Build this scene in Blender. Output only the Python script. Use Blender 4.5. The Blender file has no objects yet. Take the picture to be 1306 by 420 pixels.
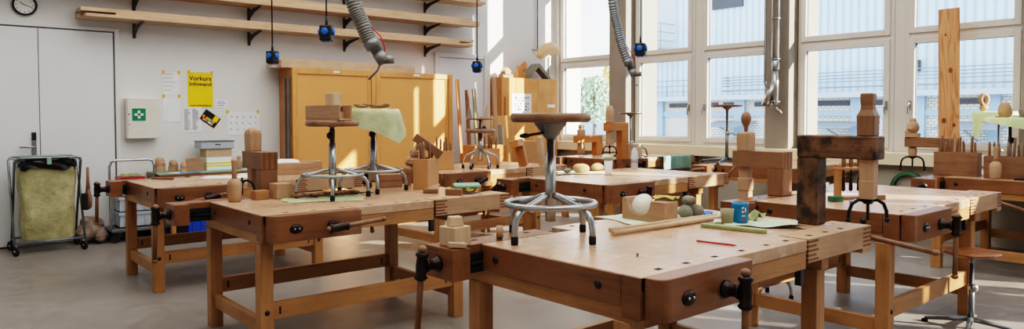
import bpy, bmesh, math, random
from mathutils import Vector, Matrix, Euler
random.seed(7)
PI = math.pi
scene = bpy.context.scene
COL = scene.collection

# ------------------------------------------------------------------ materials
def srgb(r, g, b):
    f = lambda c: (c/255/12.92) if c/255 <= .04045 else ((c/255+.055)/1.055)**2.4
    return (f(r), f(g), f(b), 1)

def new_mat(name):
    m = bpy.data.materials.new(name); m.use_nodes = True
    nt = m.node_tree; nt.nodes.clear()
    out = nt.nodes.new('ShaderNodeOutputMaterial')
    b = nt.nodes.new('ShaderNodeBsdfPrincipled')
    nt.links.new(b.outputs[0], out.inputs[0])
    return m, nt, b

def ramp(nt, fac, stops):
    r = nt.nodes.new('ShaderNodeValToRGB')
    e = r.color_ramp.elements
    while len(e) < len(stops): e.new(.5)
    for el, (p, c) in zip(e, stops): el.position = p; el.color = c
    nt.links.new(fac, r.inputs[0])
    return r.outputs[0]

def coords(nt, scale, rnd=True):
    tc = nt.nodes.new('ShaderNodeTexCoord'); mp = nt.nodes.new('ShaderNodeMapping')
    mp.inputs['Scale'].default_value = scale
    src = tc.outputs['Object']
    if rnd:
        oi = nt.nodes.new('ShaderNodeObjectInfo')
        ml = nt.nodes.new('ShaderNodeMath'); ml.operation = 'MULTIPLY'; ml.inputs[1].default_value = 13
        nt.links.new(oi.outputs['Random'], ml.inputs[0])
        va = nt.nodes.new('ShaderNodeVectorMath'); va.operation = 'ADD'
        nt.links.new(src, va.inputs[0]); nt.links.new(ml.outputs[0], va.inputs[1])
        src = va.outputs[0]
    nt.links.new(src, mp.inputs[0])
    return mp.outputs[0]

def noise(nt, vec, scale, detail=4, rough=.55, dist=0):
    n = nt.nodes.new('ShaderNodeTexNoise')
    n.inputs['Scale'].default_value = scale; n.inputs['Detail'].default_value = detail
    n.inputs['Roughness'].default_value = rough; n.inputs['Distortion'].default_value = dist
    nt.links.new(vec, n.inputs['Vector'])
    return n.outputs['Fac']

def mix(nt, fac, a, b, mode='MIX'):
    m = nt.nodes.new('ShaderNodeMix'); m.data_type = 'RGBA'; m.blend_type = mode
    if isinstance(fac, float): m.inputs[0].default_value = fac
    else: nt.links.new(fac, m.inputs[0])
    for i, v in ((6, a), (7, b)):
        if isinstance(v, tuple): m.inputs[i].default_value = v
        else: nt.links.new(v, m.inputs[i])
    return m.outputs[2]

def bump(nt, b, h, strength, dist=.01):
    n = nt.nodes.new('ShaderNodeBump'); n.inputs['Strength'].default_value = strength; n.inputs['Distance'].default_value = dist
    nt.links.new(h, n.inputs['Height']); nt.links.new(n.outputs[0], b.inputs['Normal'])

def wood(name, c1, c2, axis='x', rough=.42, spots=None, ring=34, coat=0, slo=.5):
    m, nt, b = new_mat(name)
    s = {'x': (1.2, 14, 14), 'y': (14, 1.2, 14), 'z': (14, 14, 1.2)}[axis]
    v = coords(nt, s)
    n1 = noise(nt, v, 1.6, 6, .6, .6)
    n2 = noise(nt, v, 7, 3, .7)
    c = ramp(nt, n1, [(.3, c2), (.52, c1), (.72, tuple(min(1, x*1.12) for x in c1[:3])+(1,))])
    c = mix(nt, .22, c, ramp(nt, n2, [(.35, c2), (.65, c1)]))
    # slow blotches: handling, stains and fading
    v2 = coords(nt, (1, 1, 1))
    n3 = noise(nt, v2, 3.2, 3, .6)
    c = mix(nt, .35, c, ramp(nt, n3, [(.3, tuple(x*.62 for x in c2[:3])+(1,)), (.62, c1)]))
    if spots:
        n4 = noise(nt, v2, spots[0], 5, .65)
        f = ramp(nt, n4, [(slo, (0, 0, 0, 1)), (slo+.18, (1, 1, 1, 1))])
        c = mix(nt, f, c, spots[1])
        rr = ramp(nt, noise(nt, v2, 5, 3, .5), [(.3, (rough*.85,)*3+(1,)), (.75, (min(1, rough*1.25),)*3+(1,))])
        nt.links.new(rr, b.inputs['Roughness'])
    else:
        b.inputs['Roughness'].default_value = rough
    nt.links.new(c, b.inputs['Base Color'])
    b.inputs['Specular IOR Level'].default_value = .4
    bump(nt, b, n1, .12, .004)
    return m

def plain(name, c, rough=.5, metal=0, var=.12, scale=6, spec=.4, bmp=0, trans=0):
    m, nt, b = new_mat(name)
    v = coords(nt, (1, 1, 1))
    n = noise(nt, v, scale, 4, .6)
    dk = tuple(x*(1-var) for x in c[:3])+(1,); lt = tuple(min(1, x*(1+var)) for x in c[:3])+(1,)
    nt.links.new(ramp(nt, n, [(.3, dk), (.7, lt)]), b.inputs['Base Color'])
    b.inputs['Roughness'].default_value = rough; b.inputs['Metallic'].default_value = metal
    b.inputs['Specular IOR Level'].default_value = spec
    if trans: b.inputs['Transmission Weight'].default_value = trans
    if bmp: bump(nt, b, noise(nt, v, scale*4, 5, .6), bmp, .01)
    return m

M = {}
BE, BEd = srgb(174, 124, 78), srgb(134, 90, 52)
for ax in 'xyz':
    M['beech_'+ax] = wood('beech_'+ax, BE, BEd, ax, .45)
    M['apron_'+ax] = wood('apron_'+ax, srgb(134, 88, 56), srgb(98, 61, 37), ax, .36)
    M['pale_'+ax] = wood('pale_'+ax, srgb(206, 174, 142), srgb(180, 145, 112), ax, .6)
    M['lime_'+ax] = wood('lime_'+ax, srgb(184, 146, 114), srgb(156, 117, 86), ax, .6)
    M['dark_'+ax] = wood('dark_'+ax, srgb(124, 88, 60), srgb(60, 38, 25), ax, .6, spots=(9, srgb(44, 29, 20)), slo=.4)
    M['brown_'+ax] = wood('brown_'+ax, srgb(140, 101, 72), srgb(100, 69, 46), ax, .5)
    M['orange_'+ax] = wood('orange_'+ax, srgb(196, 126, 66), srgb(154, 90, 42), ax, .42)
M['top'] = wood('bench_top_wood', srgb(190, 152, 122), srgb(166, 127, 97), 'x', .30, spots=(14, srgb(210, 180, 152)), slo=.54)
M['endgrain'] = wood('endgrain', srgb(120, 74, 40), srgb(84, 48, 24), 'z', .5)
M['hole'] = plain('hole_dark', srgb(40, 24, 14), .9)
M['iron'] = plain('dark_iron', srgb(44, 30, 26), .35, .5, .3)
M['black'] = plain('black_plastic', srgb(24, 24, 26), .45)
M['blackwire'] = plain('black_bent_iron', srgb(28, 28, 30), .4, .4)
M['steel'] = plain('brushed_steel', srgb(170, 172, 172), .28, 1, .12, 14)
M['chrome'] = plain('chrome', srgb(200, 204, 206), .14, 1, .1, 12)
M['greysteel'] = plain('grey_steel', srgb(120, 124, 126), .35, .7)
M['tubegrey'] = plain('galvanised_tube', srgb(128, 136, 138), .25, .9, .1, 12)
M['rubber'] = plain('rubber', srgb(22, 22, 22), .7)
M['seatwood'] = wood('seat_wood', srgb(144, 108, 82), srgb(108, 76, 54), 'x', .3)
M['seatdark'] = wood('seat_dark', srgb(150, 96, 58), srgb(104, 62, 34), 'x', .3)
M['frame'] = plain('window_frame_paint', srgb(212, 207, 200), .4, 0, .03, 2)
M['sill'] = plain('sill_paint', srgb(232, 216, 186), .45, 0, .04, 2)
M['paper'] = plain('white_paper', srgb(236, 236, 240), .8, 0, .03, 9)
M['tape'] = plain('orange_tape', srgb(240, 170, 20), .6, 0, .04)
M['yellow'] = plain('yellow_paper', srgb(246, 208, 10), .6, 0, .03)
M['ink'] = plain('black_ink', srgb(22, 20, 18), .7)
M['greyink'] = plain('grey_ink', srgb(150, 150, 156), .8)
M['blueink'] = plain('blue_ink', srgb(110, 130, 190), .8)
M['green'] = plain('sign_green', srgb(8, 124, 84), .4, 0, .03)
M['white'] = plain('white_plastic', srgb(240, 242, 240), .4, 0, .03)
M['cream'] = plain('cream_metal', srgb(224, 220, 206), .4, 0, .03)
M['bracket'] = plain('bracket_iron', srgb(66, 60, 58), .45, .3)
M['blue'] = plain('blue_plastic', srgb(24, 100, 190), .4, 0, .1)
M['bluecup'] = plain('blue_glaze', srgb(18, 116, 164), .25, 0, .15, 20)
M['greige'] = plain('greige_glaze', srgb(150, 142, 112), .5, 0, .1, 20)
M['red'] = plain('red_paint', srgb(176, 22, 40), .4, 0, .1)
M['limecloth'] = plain('lime_cloth', srgb(214, 226, 168), .85, 0, .08, 9, bmp=.3)
M['greencloth'] = plain('pale_green_cloth', srgb(196, 206, 180), .85, 0, .1, 9, bmp=.4)
M['sagecloth'] = plain('sage_cloth', srgb(182, 186, 146), .85, 0, .14, 12, bmp=.5)
M['olive'] = plain('olive_cloth', srgb(142, 150, 106), .85, 0, .12, 12)
M['teal'] = plain('teal_cloth', srgb(128, 162, 146), .8, 0, .12, 12)
M['yellowcloth'] = plain('mustard_cloth', srgb(176, 158, 84), .85, 0, .3, 25)
M['darkgreen'] = plain('dark_green', srgb(52, 92, 64), .6, 0, .2)
M['clay'] = plain('grey_clay', srgb(132, 127, 114), .85, 0, .2, 14, bmp=.4)
M['stone'] = plain('tan_stone', srgb(178, 140, 104), .8, 0, .25, 14, bmp=.4)
M['crate'] = plain('grey_crate', srgb(172, 180, 188), .45, 0, .05)
M['bluecrate'] = plain('blue_crate', srgb(22, 66, 170), .45, 0, .06)
M['brownbag'] = plain('brown_plastic', srgb(128, 108, 94), .3, 0, .25, 8)
M['linerbag'] = plain('black_liner', srgb(18, 18, 20), .2, 0, .2)
M['pink'] = plain('beige_gourd', srgb(222, 180, 142), .5, 0, .08)
M['mdf'] = plain('mdf_board', srgb(190, 138, 92), .55, 0, .06, 10)
M['copper'] = plain('grey_hose', srgb(120, 118, 114), .35, .5)
M['fir'] = None

def knotty():
    m, nt, b = new_mat('knotty_pine')
    v = coords(nt, (1, 1, .11), False)
    n = noise(nt, v, 5.5, 2, .5, .4)
    ml = nt.nodes.new('ShaderNodeMath'); ml.operation = 'MULTIPLY'; ml.inputs[1].default_value = 13
    fr = nt.nodes.new('ShaderNodeMath'); fr.operation = 'FRACT'
    nt.links.new(n, ml.inputs[0]); nt.links.new(ml.outputs[0], fr.inputs[0])
    c = ramp(nt, fr.outputs[0], [(.0, srgb(200, 140, 92)), (.6, srgb(212, 158, 110)), (.92, srgb(172, 108, 62)), (1, srgb(200, 140, 92))])
    tc = nt.nodes.new('ShaderNodeTexCoord')
    for (ky, kz, kr) in ((-.02, .94, .028), (.045, .38, .03), (-.055, .33, .022), (.03, 1.34, .014)):
        d = nt.nodes.new('ShaderNodeVectorMath'); d.operation = 'DISTANCE'
        mp = nt.nodes.new('ShaderNodeMapping'); mp.inputs['Scale'].default_value = (0, 1, .75)
        nt.links.new(tc.outputs['Object'], mp.inputs[0]); nt.links.new(mp.outputs[0], d.inputs[0])
        d.inputs[1].default_value = (0, ky, kz*.75)
        f = ramp(nt, d.outputs['Value'], [(kr*.6, (1, 1, 1, 1)), (kr, (.0, .0, .0, 1))])
        c = mix(nt, f, c, srgb(120, 62, 28))
    nt.links.new(c, b.inputs['Base Color']); b.inputs['Roughness'].default_value = .55
    return m
M['fir'] = knotty()

def striped(name, c1, c2, axis, freq, width, rough=.5, metal=0, soft=.06, bm=.3):
    m, nt, b = new_mat(name)
    tc = nt.nodes.new('ShaderNodeTexCoord'); sp = nt.nodes.new('ShaderNodeSeparateXYZ')
    nt.links.new(tc.outputs['Object'], sp.inputs[0])
    ml = nt.nodes.new('ShaderNodeMath'); ml.operation = 'MULTIPLY'; ml.inputs[1].default_value = freq
    fr = nt.nodes.new('ShaderNodeMath'); fr.operation = 'FRACT'
    nt.links.new(sp.outputs[axis], ml.inputs[0]); nt.links.new(ml.outputs[0], fr.inputs[0])
    c = ramp(nt, fr.outputs[0], [(0, c2), (width, c2), (width+soft, c1), (1-soft, c1), (1, c2)])
    v = coords(nt, (1, 1, 1)); n = noise(nt, v, 1.5, 4)
    c = mix(nt, .25, c, ramp(nt, n, [(.3, c2), (.7, c1)]))
    nt.links.new(c, b.inputs['Base Color']); b.inputs['Roughness'].default_value = rough; b.inputs['Metallic'].default_value = metal
    if bm: bump(nt, b, fr.outputs[0], bm, .01)
    return m
M['tambour'] = striped('tambour_slats', srgb(226, 162, 96), srgb(206, 138, 74), 0, 26, .06, .4)
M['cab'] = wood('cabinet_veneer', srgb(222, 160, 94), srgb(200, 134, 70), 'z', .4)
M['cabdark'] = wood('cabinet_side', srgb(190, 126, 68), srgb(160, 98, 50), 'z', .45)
M['corrug'] = striped('corrugated_cladding', srgb(198, 217, 234), srgb(150, 180, 206), 1, 3.6, .18, .5, 0, .2, .1)

def brick():
    m, nt, b = new_mat('white_brick')
    v = coords(nt, (1, 1, 1), False)
    tc = nt.nodes.new('ShaderNodeTexCoord'); sp = nt.nodes.new('ShaderNodeSeparateXYZ'); cb = nt.nodes.new('ShaderNodeCombineXYZ')
    nt.links.new(tc.outputs['Object'], sp.inputs[0]); nt.links.new(sp.outputs[1], cb.inputs[0]); nt.links.new(sp.outputs[2], cb.inputs[1])
    bt = nt.nodes.new('ShaderNodeTexBrick'); nt.links.new(cb.outputs[0], bt.inputs[0])
    bt.inputs['Color1'].default_value = srgb(226, 222, 208); bt.inputs['Color2'].default_value = srgb(226, 222, 210)
    bt.inputs['Mortar'].default_value = srgb(140, 142, 142); bt.inputs['Scale'].default_value = 2.6
    bt.inputs['Mortar Size'].default_value = .03
    nt.links.new(bt.outputs[0], b.inputs['Base Color']); b.inputs['Roughness'].default_value = .8
    return m
M['brick'] = brick()
M['conc'] = plain('pale_concrete', srgb(186, 198, 208), .8, 0, .05, 1)
M['concblue'] = plain('blue_grey_pier', srgb(158, 182, 202), .7, 0, .04, 1)
M['shutter'] = plain('dark_louvre', srgb(62, 68, 74), .6)
M['canopy'] = plain('canopy_grey', srgb(136, 144, 150), .6)
M['leaf'] = plain('leaf_green', srgb(176, 194, 168), .7, 0, .3, 3)
M['leafy'] = plain('leaf_yellow', srgb(206, 190, 110), .7, 0, .25, 3)
M['bark'] = plain('bark', srgb(110, 100, 90), .9)

def wallmat():
    m, nt, b = new_mat('white_plaster')
    v = coords(nt, (1, 1, 1), False)
    n = noise(nt, v, .8, 4, .6); n2 = noise(nt, v, 120, 2, .6)
    c = ramp(nt, n, [(.3, srgb(222, 221, 218)), (.7, srgb(232, 231, 228))])
    nt.links.new(c, b.inputs['Base Color']); b.inputs['Roughness'].default_value = .75
    bump(nt, b, n2, .05, .003)
    return m
M['wall'] = wallmat()
M['reveal'] = plain('concrete_pillar', srgb(142, 133, 122), .7, 0, .08, 3)
M['door'] = plain('grey_white_door', srgb(226, 227, 228), .5, 0, .03, 1.5)
M['doortrim'] = plain('white_trim', srgb(222, 222, 222), .5, 0, .02, 2)
M['gasket'] = plain('dark_gasket', srgb(90, 92, 92), .6)
M['ceil'] = plain('ceiling_white', srgb(228, 228, 226), .8, 0, .03, 1)
M['radiator'] = plain('parapet_grey', srgb(168, 160, 146), .7, 0, .08, 2)

def floormat():
    m, nt, b = new_mat('concrete_floor')
    v = coords(nt, (1, 1, 1), False)
    n = noise(nt, v, .9, 6, .62); n2 = noise(nt, v, 9, 6, .7)
    c = ramp(nt, n, [(.3, srgb(112, 103, 95)), (.7, srgb(142, 135, 128))])
    c = mix(nt, .3, c, ramp(nt, n2, [(.35, srgb(106, 98, 90)), (.65, srgb(156, 151, 144))]))
    tc = nt.nodes.new('ShaderNodeTexCoord'); sp = nt.nodes.new('ShaderNodeSeparateXYZ'); nt.links.new(tc.outputs['Object'], sp.inputs[0])
    for ax in (0, 1):                                   # cut joints in the slab
        ad = nt.nodes.new('ShaderNodeMath'); ad.operation = 'ADD'; ad.inputs[1].default_value = .6
        ml = nt.nodes.new('ShaderNodeMath'); ml.operation = 'MULTIPLY'; ml.inputs[1].default_value = .4
        fr = nt.nodes.new('ShaderNodeMath'); fr.operation = 'FRACT'
        nt.links.new(sp.outputs[ax], ad.inputs[0]); nt.links.new(ad.outputs[0], ml.inputs[0]); nt.links.new(ml.outputs[0], fr.inputs[0])
        f = ramp(nt, fr.outputs[0], [(0, (.6, .6, .6, 1)), (.003, (.6, .6, .6, 1)), (.005, (0, 0, 0, 1))])
        c = mix(nt, f, c, srgb(96, 88, 80))
    vo = nt.nodes.new('ShaderNodeTexVoronoi'); vo.inputs['Scale'].default_value = 1.7; nt.links.new(v, vo.inputs['Vector'])
    f = ramp(nt, vo.outputs['Distance'], [(.035, (.4, .4, .4, 1)), (.06, (0, 0, 0, 1))])
    c = mix(nt, f, c, srgb(108, 98, 88))
    nt.links.new(c, b.inputs['Base Color'])
    nt.links.new(ramp(nt, n2, [(.3, (.3, .3, .3, 1)), (.7, (.5, .5, .5, 1))]), b.inputs['Roughness'])
    b.inputs['Specular IOR Level'].default_value = .45
    return m
M['floor'] = floormat()

def glassmat():
    m = bpy.data.materials.new('window_glass'); m.use_nodes = True
    nt = m.node_tree; nt.nodes.clear()
    out = nt.nodes.new('ShaderNodeOutputMaterial'); mx = nt.nodes.new('ShaderNodeMixShader')
    t = nt.nodes.new('ShaderNodeBsdfTransparent'); g = nt.nodes.new('ShaderNodeBsdfGlossy')
    t.inputs[0].default_value = (.96, .98, 1, 1); g.inputs['Roughness'].default_value = .02
    lw = nt.nodes.new('ShaderNodeLayerWeight'); lw.inputs[0].default_value = .25
    ml = nt.nodes.new('ShaderNodeMath'); ml.operation = 'MULTIPLY_ADD'; ml.inputs[1].default_value = .12; ml.inputs[2].default_value = .02
    nt.links.new(lw.outputs['Facing'], ml.inputs[0])
    nt.links.new(ml.outputs[0], mx.inputs[0]); nt.links.new(t.outputs[0], mx.inputs[1]); nt.links.new(g.outputs[0], mx.inputs[2])
    nt.links.new(mx.outputs[0], out.inputs[0])
    return m
M['glass'] = glassmat()
m_, nt_, b_ = new_mat('clear_plastic')
v_ = coords(nt_, (1, 1, 1)); nt_.links.new(ramp(nt_, noise(nt_, v_, 5), [(.3, (.8, .86, .88, 1)), (.7, (.92, .95, .97, 1))]), b_.inputs['Base Color'])
b_.inputs['Roughness'].default_value = .12; b_.inputs['Alpha'].default_value = .45
M['clear'] = m_

def sackmat():
    m, nt, b = new_mat('woven_sack')
    v = coords(nt, (1, 1, 1), False)
    n = noise(nt, v, 4.5, 6, .75, .25)
    c = ramp(nt, n, [(.3, srgb(128, 121, 84)), (.55, srgb(170, 162, 116)), (.75, srgb(208, 200, 156))])
    nt.links.new(c, b.inputs['Base Color']); b.inputs['Roughness'].default_value = .45
    bump(nt, b, n, .6, .04)
    return m
M['sack'] = sackmat()

# ------------------------------------------------------------------ mesh building
def mat3(rx=0, ry=0, rz=0): return Euler((rx, ry, rz)).to_matrix()

class MB:
    def __init__(s): s.v = []; s.f = []; s.mi = []; s.sm = []; s.bev = []
    def add(s, vs, fs, mi=0, smooth=False):
        o = len(s.v); s.v += [tuple(v) for v in vs]
        for f in fs: s.f.append(tuple(i+o for i in f)); s.mi.append(mi); s.sm.append(smooth)
    def box(s, x0, x1, y0, y1, z0, z1, mi=0):
        vs = [(x, y, z) for z in (z0, z1) for y in (y0, y1) for x in (x0, x1)]
        s.add(vs, [(0, 2, 3, 1), (4, 5, 7, 6), (0, 1, 5, 4), (2, 6, 7, 3), (0, 4, 6, 2), (1, 3, 7, 5)], mi); return s
    def obox(s, c, size, R=None, mi=0, taper=1):
        R = R or Matrix.Identity(3); c = Vector(c); a, b, d = [q/2 for q in size]
        vs = []
        for z in (-d, d):
            t = 1 if z < 0 else taper
            for y in (-b, b):
                for x in (-a, a): vs.append(c+R@Vector((x*t, y*t, z)))
        s.add(vs, [(0, 2, 3, 1), (4, 5, 7, 6), (0, 1, 5, 4), (2, 6, 7, 3), (0, 4, 6, 2), (1, 3, 7, 5)], mi); return s
    def prism(s, poly, lo, hi, axis='z', mi=0, smooth=False):
        n = len(poly)
        def P(a, b, h): return {'z': (a, b, h), 'y': (a, h, b), 'x': (h, a, b)}[axis]
        vs = [P(a, b, lo) for a, b in poly]+[P(a, b, hi) for a, b in poly]
        fs = [tuple(range(n-1, -1, -1)), tuple(range(n, 2*n))]
        s.add(vs, fs, mi)
        o = len(s.v)-2*n
        for i in range(n):
            j = (i+1) % n
            s.f.append((o+i, o+j, o+n+j, o+n+i)); s.mi.append(mi); s.sm.append(smooth)
        return s
    def tube(s, pts, r, n=10, mi=0, caps=True, closed=False):
        pts = [Vector(p) for p in pts]; k = len(pts)
        rs = r if isinstance(r, (list, tuple)) else [r]*k
        up = None; rings = []
        for i, p in enumerate(pts):
            if closed: t = pts[(i+1) % k]-pts[i-1]
            else: t = pts[min(i+1, k-1)]-pts[max(i-1, 0)]
            t.normalize()
            if up is None:
                up = t.orthogonal().normalized()
            up = (up-t*up.dot(t)).normalized(); sd = t.cross(up)
            rings.append([p+(up*math.cos(2*PI*j/n)+sd*math.sin(2*PI*j/n))*rs[i] for j in range(n)])
        vs = [v for R in rings for v in R]; fs = []
        for i in range(k if closed else k-1):
            for j in range(n):
                a = i*n+j; b = i*n+(j+1) % n; i2 = (i+1) % k
                fs.append((a, b, i2*n+(j+1) % n, i2*n+j))
        s.add(vs, fs, mi, True)
        if caps and not closed:
            o = len(s.v)-len(vs)
            s.f += [tuple(o+j for j in range(n-1, -1, -1)), tuple(o+(k-1)*n+j for j in range(n))]; s.mi += [mi]*2; s.sm += [False]*2
        return s
    def cyl(s, p0, p1, r0, r1=None, n=16, mi=0):
        return s.tube([p0, p1], [r0, r0 if r1 is None else r1], n, mi)
    def lathe(s, prof, c=(0, 0, 0), n=24, mi=0, R=None, cap=True):
        R = R or Matrix.Identity(3); c = Vector(c); k = len(prof)
        vs = [c+R@Vector((r*math.cos(2*PI*j/n), r*math.sin(2*PI*j/n), z)) for r, z in prof for j in range(n)]
        fs = []
        for i in range(k-1):
            for j in range(n): fs.append((i*n+j, i*n+(j+1) % n, (i+1)*n+(j+1) % n, (i+1)*n+j))
        s.add(vs, fs, mi, True)
        o = len(s.v)-len(vs)
        if not cap: return s
        if prof[0][0] > 1e-5: s.f.append(tuple(o+j for j in range(n-1, -1, -1))); s.mi.append(mi); s.sm.append(False)
        if prof[-1][0] > 1e-5: s.f.append(tuple(o+(k-1)*n+j for j in range(n))); s.mi.append(mi); s.sm.append(False)
        return s
    def ball(s, c, r, n=14, m=9, mi=0, R=None, lump=0, seed=0):
        if not isinstance(r, (list, tuple)): r = (r, r, r)
        R = R or Matrix.Identity(3); c = Vector(c); rnd = random.Random(seed)
        ph = [rnd.uniform(0, 6.28) for _ in range(6)]
        vs = []
        for i in range(m+1):
            th = PI*i/m
            for j in range(n):
                a = 2*PI*j/n
                q = 1+lump*(math.sin(2*a+ph[0])*math.sin(th)*.5+math.sin(3*a+ph[1]+2*th)*math.sin(th)*.4+math.cos(3*th+ph[2])*.35)
                vs.append(c+R@Vector((r[0]*math.sin(th)*math.cos(a)*q, r[1]*math.sin(th)*math.sin(a)*q, -r[2]*math.cos(th)*q)))
        fs = [(i*n+j, i*n+(j+1) % n, (i+1)*n+(j+1) % n, (i+1)*n+j) for i in range(m) for j in range(n)]
        s.add(vs, fs, mi, lump < .3); return s
    def sheet(s, fn, nu, nv, mi=0):
        vs = [fn(i/nu, j/nv) for j in range(nv+1) for i in range(nu+1)]
        fs = [(j*(nu+1)+i, j*(nu+1)+i+1, (j+1)*(nu+1)+i+1, (j+1)*(nu+1)+i) for j in range(nv) for i in range(nu)]
        s.add(vs, fs, mi, True); return s
    def build(s, name, mats, parent=None, loc=(0, 0, 0), rot=(0, 0, 0), bevel=0, seg=1):
        me = bpy.data.meshes.new(name); me.from_pydata(s.v, [], s.f)
        for m in (mats if isinstance(mats, (list, tuple)) else [mats]): me.materials.append(M[m] if isinstance(m, str) else m)
        for p, i, q in zip(me.polygons, s.mi, s.sm): p.material_index = i; p.use_smooth = q
        bm = bmesh.new(); bm.from_mesh(me)
        bmesh.ops.remove_doubles(bm, verts=bm.verts, dist=1e-6) if False else None
        bmesh.ops.recalc_face_normals(bm, faces=bm.faces)
        if bevel:
            es = [e for e in bm.edges if len(e.link_faces) == 2 and e.calc_face_angle(0) > .5]
            bmesh.ops.bevel(bm, geom=es, offset=bevel, segments=seg, affect='EDGES', profile=.5, clamp_overlap=True)
        bm.to_mesh(me); bm.free()
        o = bpy.data.objects.new(name, me); COL.objects.link(o)
        if parent is not None: o.parent = parent
        o.location = loc; o.rotation_euler = rot
        return o

def thing(name, label, cat, loc=(0, 0, 0), rz=0, group=None):
    o = bpy.data.objects.new(name, None); COL.objects.link(o)
    o.empty_display_size = .1
    o.location = loc; o.rotation_euler = (0, 0, rz); tag(o, label, cat, group); return o
def tag(o, label, cat, group=None):
    o['label'] = label; o['category'] = cat
    if group: o['group'] = group
    return o
def struct(o): o['kind'] = 'structure'; return o
def copy_tree(o, parent=None):
    c = o.copy(); COL.objects.link(c); c.parent = parent
    for ch in list(o.children): copy_tree(ch, c)
    return c
def dup(o, label, loc, rz=0):
    c = copy_tree(o); c.location = loc; c.rotation_euler = (0, 0, rz); c['label'] = label; return c
def rbox(x0, x1, y0, y1, rs, n=5):
    """outline of a rectangle with its four corner radii rs (near left, near right, far right, far left)"""
    out = []
    for (cx, cy, sx, sy, a0), r in zip(((x0, y0, 1, 1, PI), (x1, y0, -1, 1, 1.5*PI), (x1, y1, -1, -1, 0), (x0, y1, 1, -1, .5*PI)), rs):
        if r <= 0: out.append((cx, cy)); continue
        for i in range(n+1):
            a = a0+.5*PI*i/n
            out.append((cx+sx*r+r*math.cos(a), cy+sy*r+r*math.sin(a)))
    return out

# ------------------------------------------------------------------ camera
f_px, th, pit, cyp, roll = 915.19, .708364, .033107, 179.2, -.0018
cam = bpy.data.cameras.new('camera'); co = bpy.data.objects.new('camera', cam); COL.objects.link(co)
fw = Vector((math.sin(th)*math.cos(pit), math.cos(th)*math.cos(pit), -math.sin(pit)))
r0 = Vector((math.cos(th), -math.sin(th), 0)); u0 = r0.cross(fw)
rr = r0*math.cos(roll)+u0*math.sin(roll); uu = -r0*math.sin(roll)+u0*math.cos(roll)
co.matrix_world = Matrix(((rr.x, uu.x, -fw.x, 0), (rr.y, uu.y, -fw.y, 0), (rr.z, uu.z, -fw.z, 1.42), (0, 0, 0, 1)))
cam.sensor_width = 36; cam.lens = 36*f_px/1306
cam.shift_y = -(210-cyp)/1306
cam.clip_end = 300
scene.camera = co

# ------------------------------------------------------------------ room shell
YB, XW, XF = 9.45, 8.95, 9.2
CEIL = 5.4
struct(MB().box(-3.2, 9.8, -9, 9.6, -.1, 0).build('floor', 'floor'))
struct(MB().box(-3.2, 9.8, -9, 9.6, CEIL, CEIL+.1).build('ceiling', 'ceil'))
struct(MB().box(-3.2, 9.8, YB, YB+.15, 0, CEIL).build('wall_back', 'wall'))
struct(MB().box(-3.3, -3.2, -9, 9.6, 0, CEIL).build('wall_left', 'wall'))
struct(MB().box(-3.2, 9.75, -9.1, -9, 0, CEIL).build('wall_front', 'wall'))
struct(MB().box(XW+.04, 9.5, -9, YB, 0, .84).build('wall_window', 'radiator'))
struct(MB().box(-3.2, .9, YB-.012, YB, 0, .06).box(2.0, 6.42, YB-.012, YB, 0, .06).build('baseboard_back', 'gasket'))
struct(MB().box(XW-.07, 9.3, -9, YB, .84, .985).build('trim_sill', 'sill', bevel=.006, seg=2))
struct(MB().box(XF-.1, 9.5, -9, YB, 5.05, CEIL).build('trim_lintel', 'frame'))
pil = [(7.62, 7.98), (4.83, 5.17), (1.91, 2.25), (-1.02, -.68), (-3.95, -3.61), (-6.88, -6.54)]
for a, b in pil:
    struct(MB().box(XW, 9.75, a, b, .985, CEIL).build('wall_pillar', 'reveal', bevel=.004))
bays = [(7.98, YB)]+[(pil[i+1][1], pil[i][0]) for i in range(5)]

def bar_frame(mb, y0, y1, z0, z1, w, x0, x1):
    mb.box(x0, x1, y0, y0+w, z0, z1); mb.box(x0, x1, y1-w, y1, z0, z1)
    mb.box(x0, x1, y0+w, y1-w, z0, z0+w); mb.box(x0, x1, y0+w, y1-w, z1-w, z1)
nwin = 0
TR = 2.375                                              # height of the transom between lower and upper sashes
def window(y0, y1, handle_side):
    global nwin
    nwin += 1
    mb = MB()
    bar_frame(mb, y0, y1, .985, 5.05, .05, XF-.03, XF+.08)
    for z in (TR, 3.8): mb.box(XF-.025, XF+.08, y0+.05, y1-.05, z-.03, z+.03)
    fr = struct(mb.build('window_%d' % nwin, 'frame', bevel=.004))
    fr['label'] = 'painted window frame'
    sash = MB(); gl = MB(); gk = MB()
    for z0, z1 in ((1.03, TR-.025), (TR+.025, 3.775), (3.825, 5.0)):
        bar_frame(sash, y0+.045, y1-.045, z0, z1, .07, XF-.055, XF+.04)
        gl.box(XF, XF+.006, y0+.11, y1-.11, z0+.065, z1-.065)
        bar_frame(gk, y0+.114, y1-.114, z0+.069, z1-.069, .006, XF-.02, XF+.02)
    sash.build('sash', 'frame', fr, bevel=.006, seg=2); gl.build('pane', 'glass', fr); gk.build('gasket', 'gasket', fr)
    if handle_side:
        hy = y0+.075 if handle_side < 0 else y1-.075
        h = MB(); h.box(XF-.075, XF-.055, hy-.014, hy+.014, 1.5, 1.6)
        h.tube([(XF-.06, hy, 1.57), (XF-.1, hy, 1.57), (XF-.115, hy, 1.55), (XF-.115, hy, 1.44)], .011, 8)
        h.build('handle', 'steel', fr)
window(7.99, 9.36, -1)
for y0, y1 in bays[1:]:
    m_ = (y0+y1)/2
    struct(MB().box(XF-.02, XF+.1, m_-.06, m_+.06, .985, 5.05).build('trim_mullion', 'frame', bevel=.004))
    window(m_+.06, y1-.01, -1); window(y0+.01, m_-.06, 1)
struct(MB().box(XF-.06, XF+.08, 9.36, YB, .985, 5.05).build('trim_corner', 'frame'))

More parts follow.
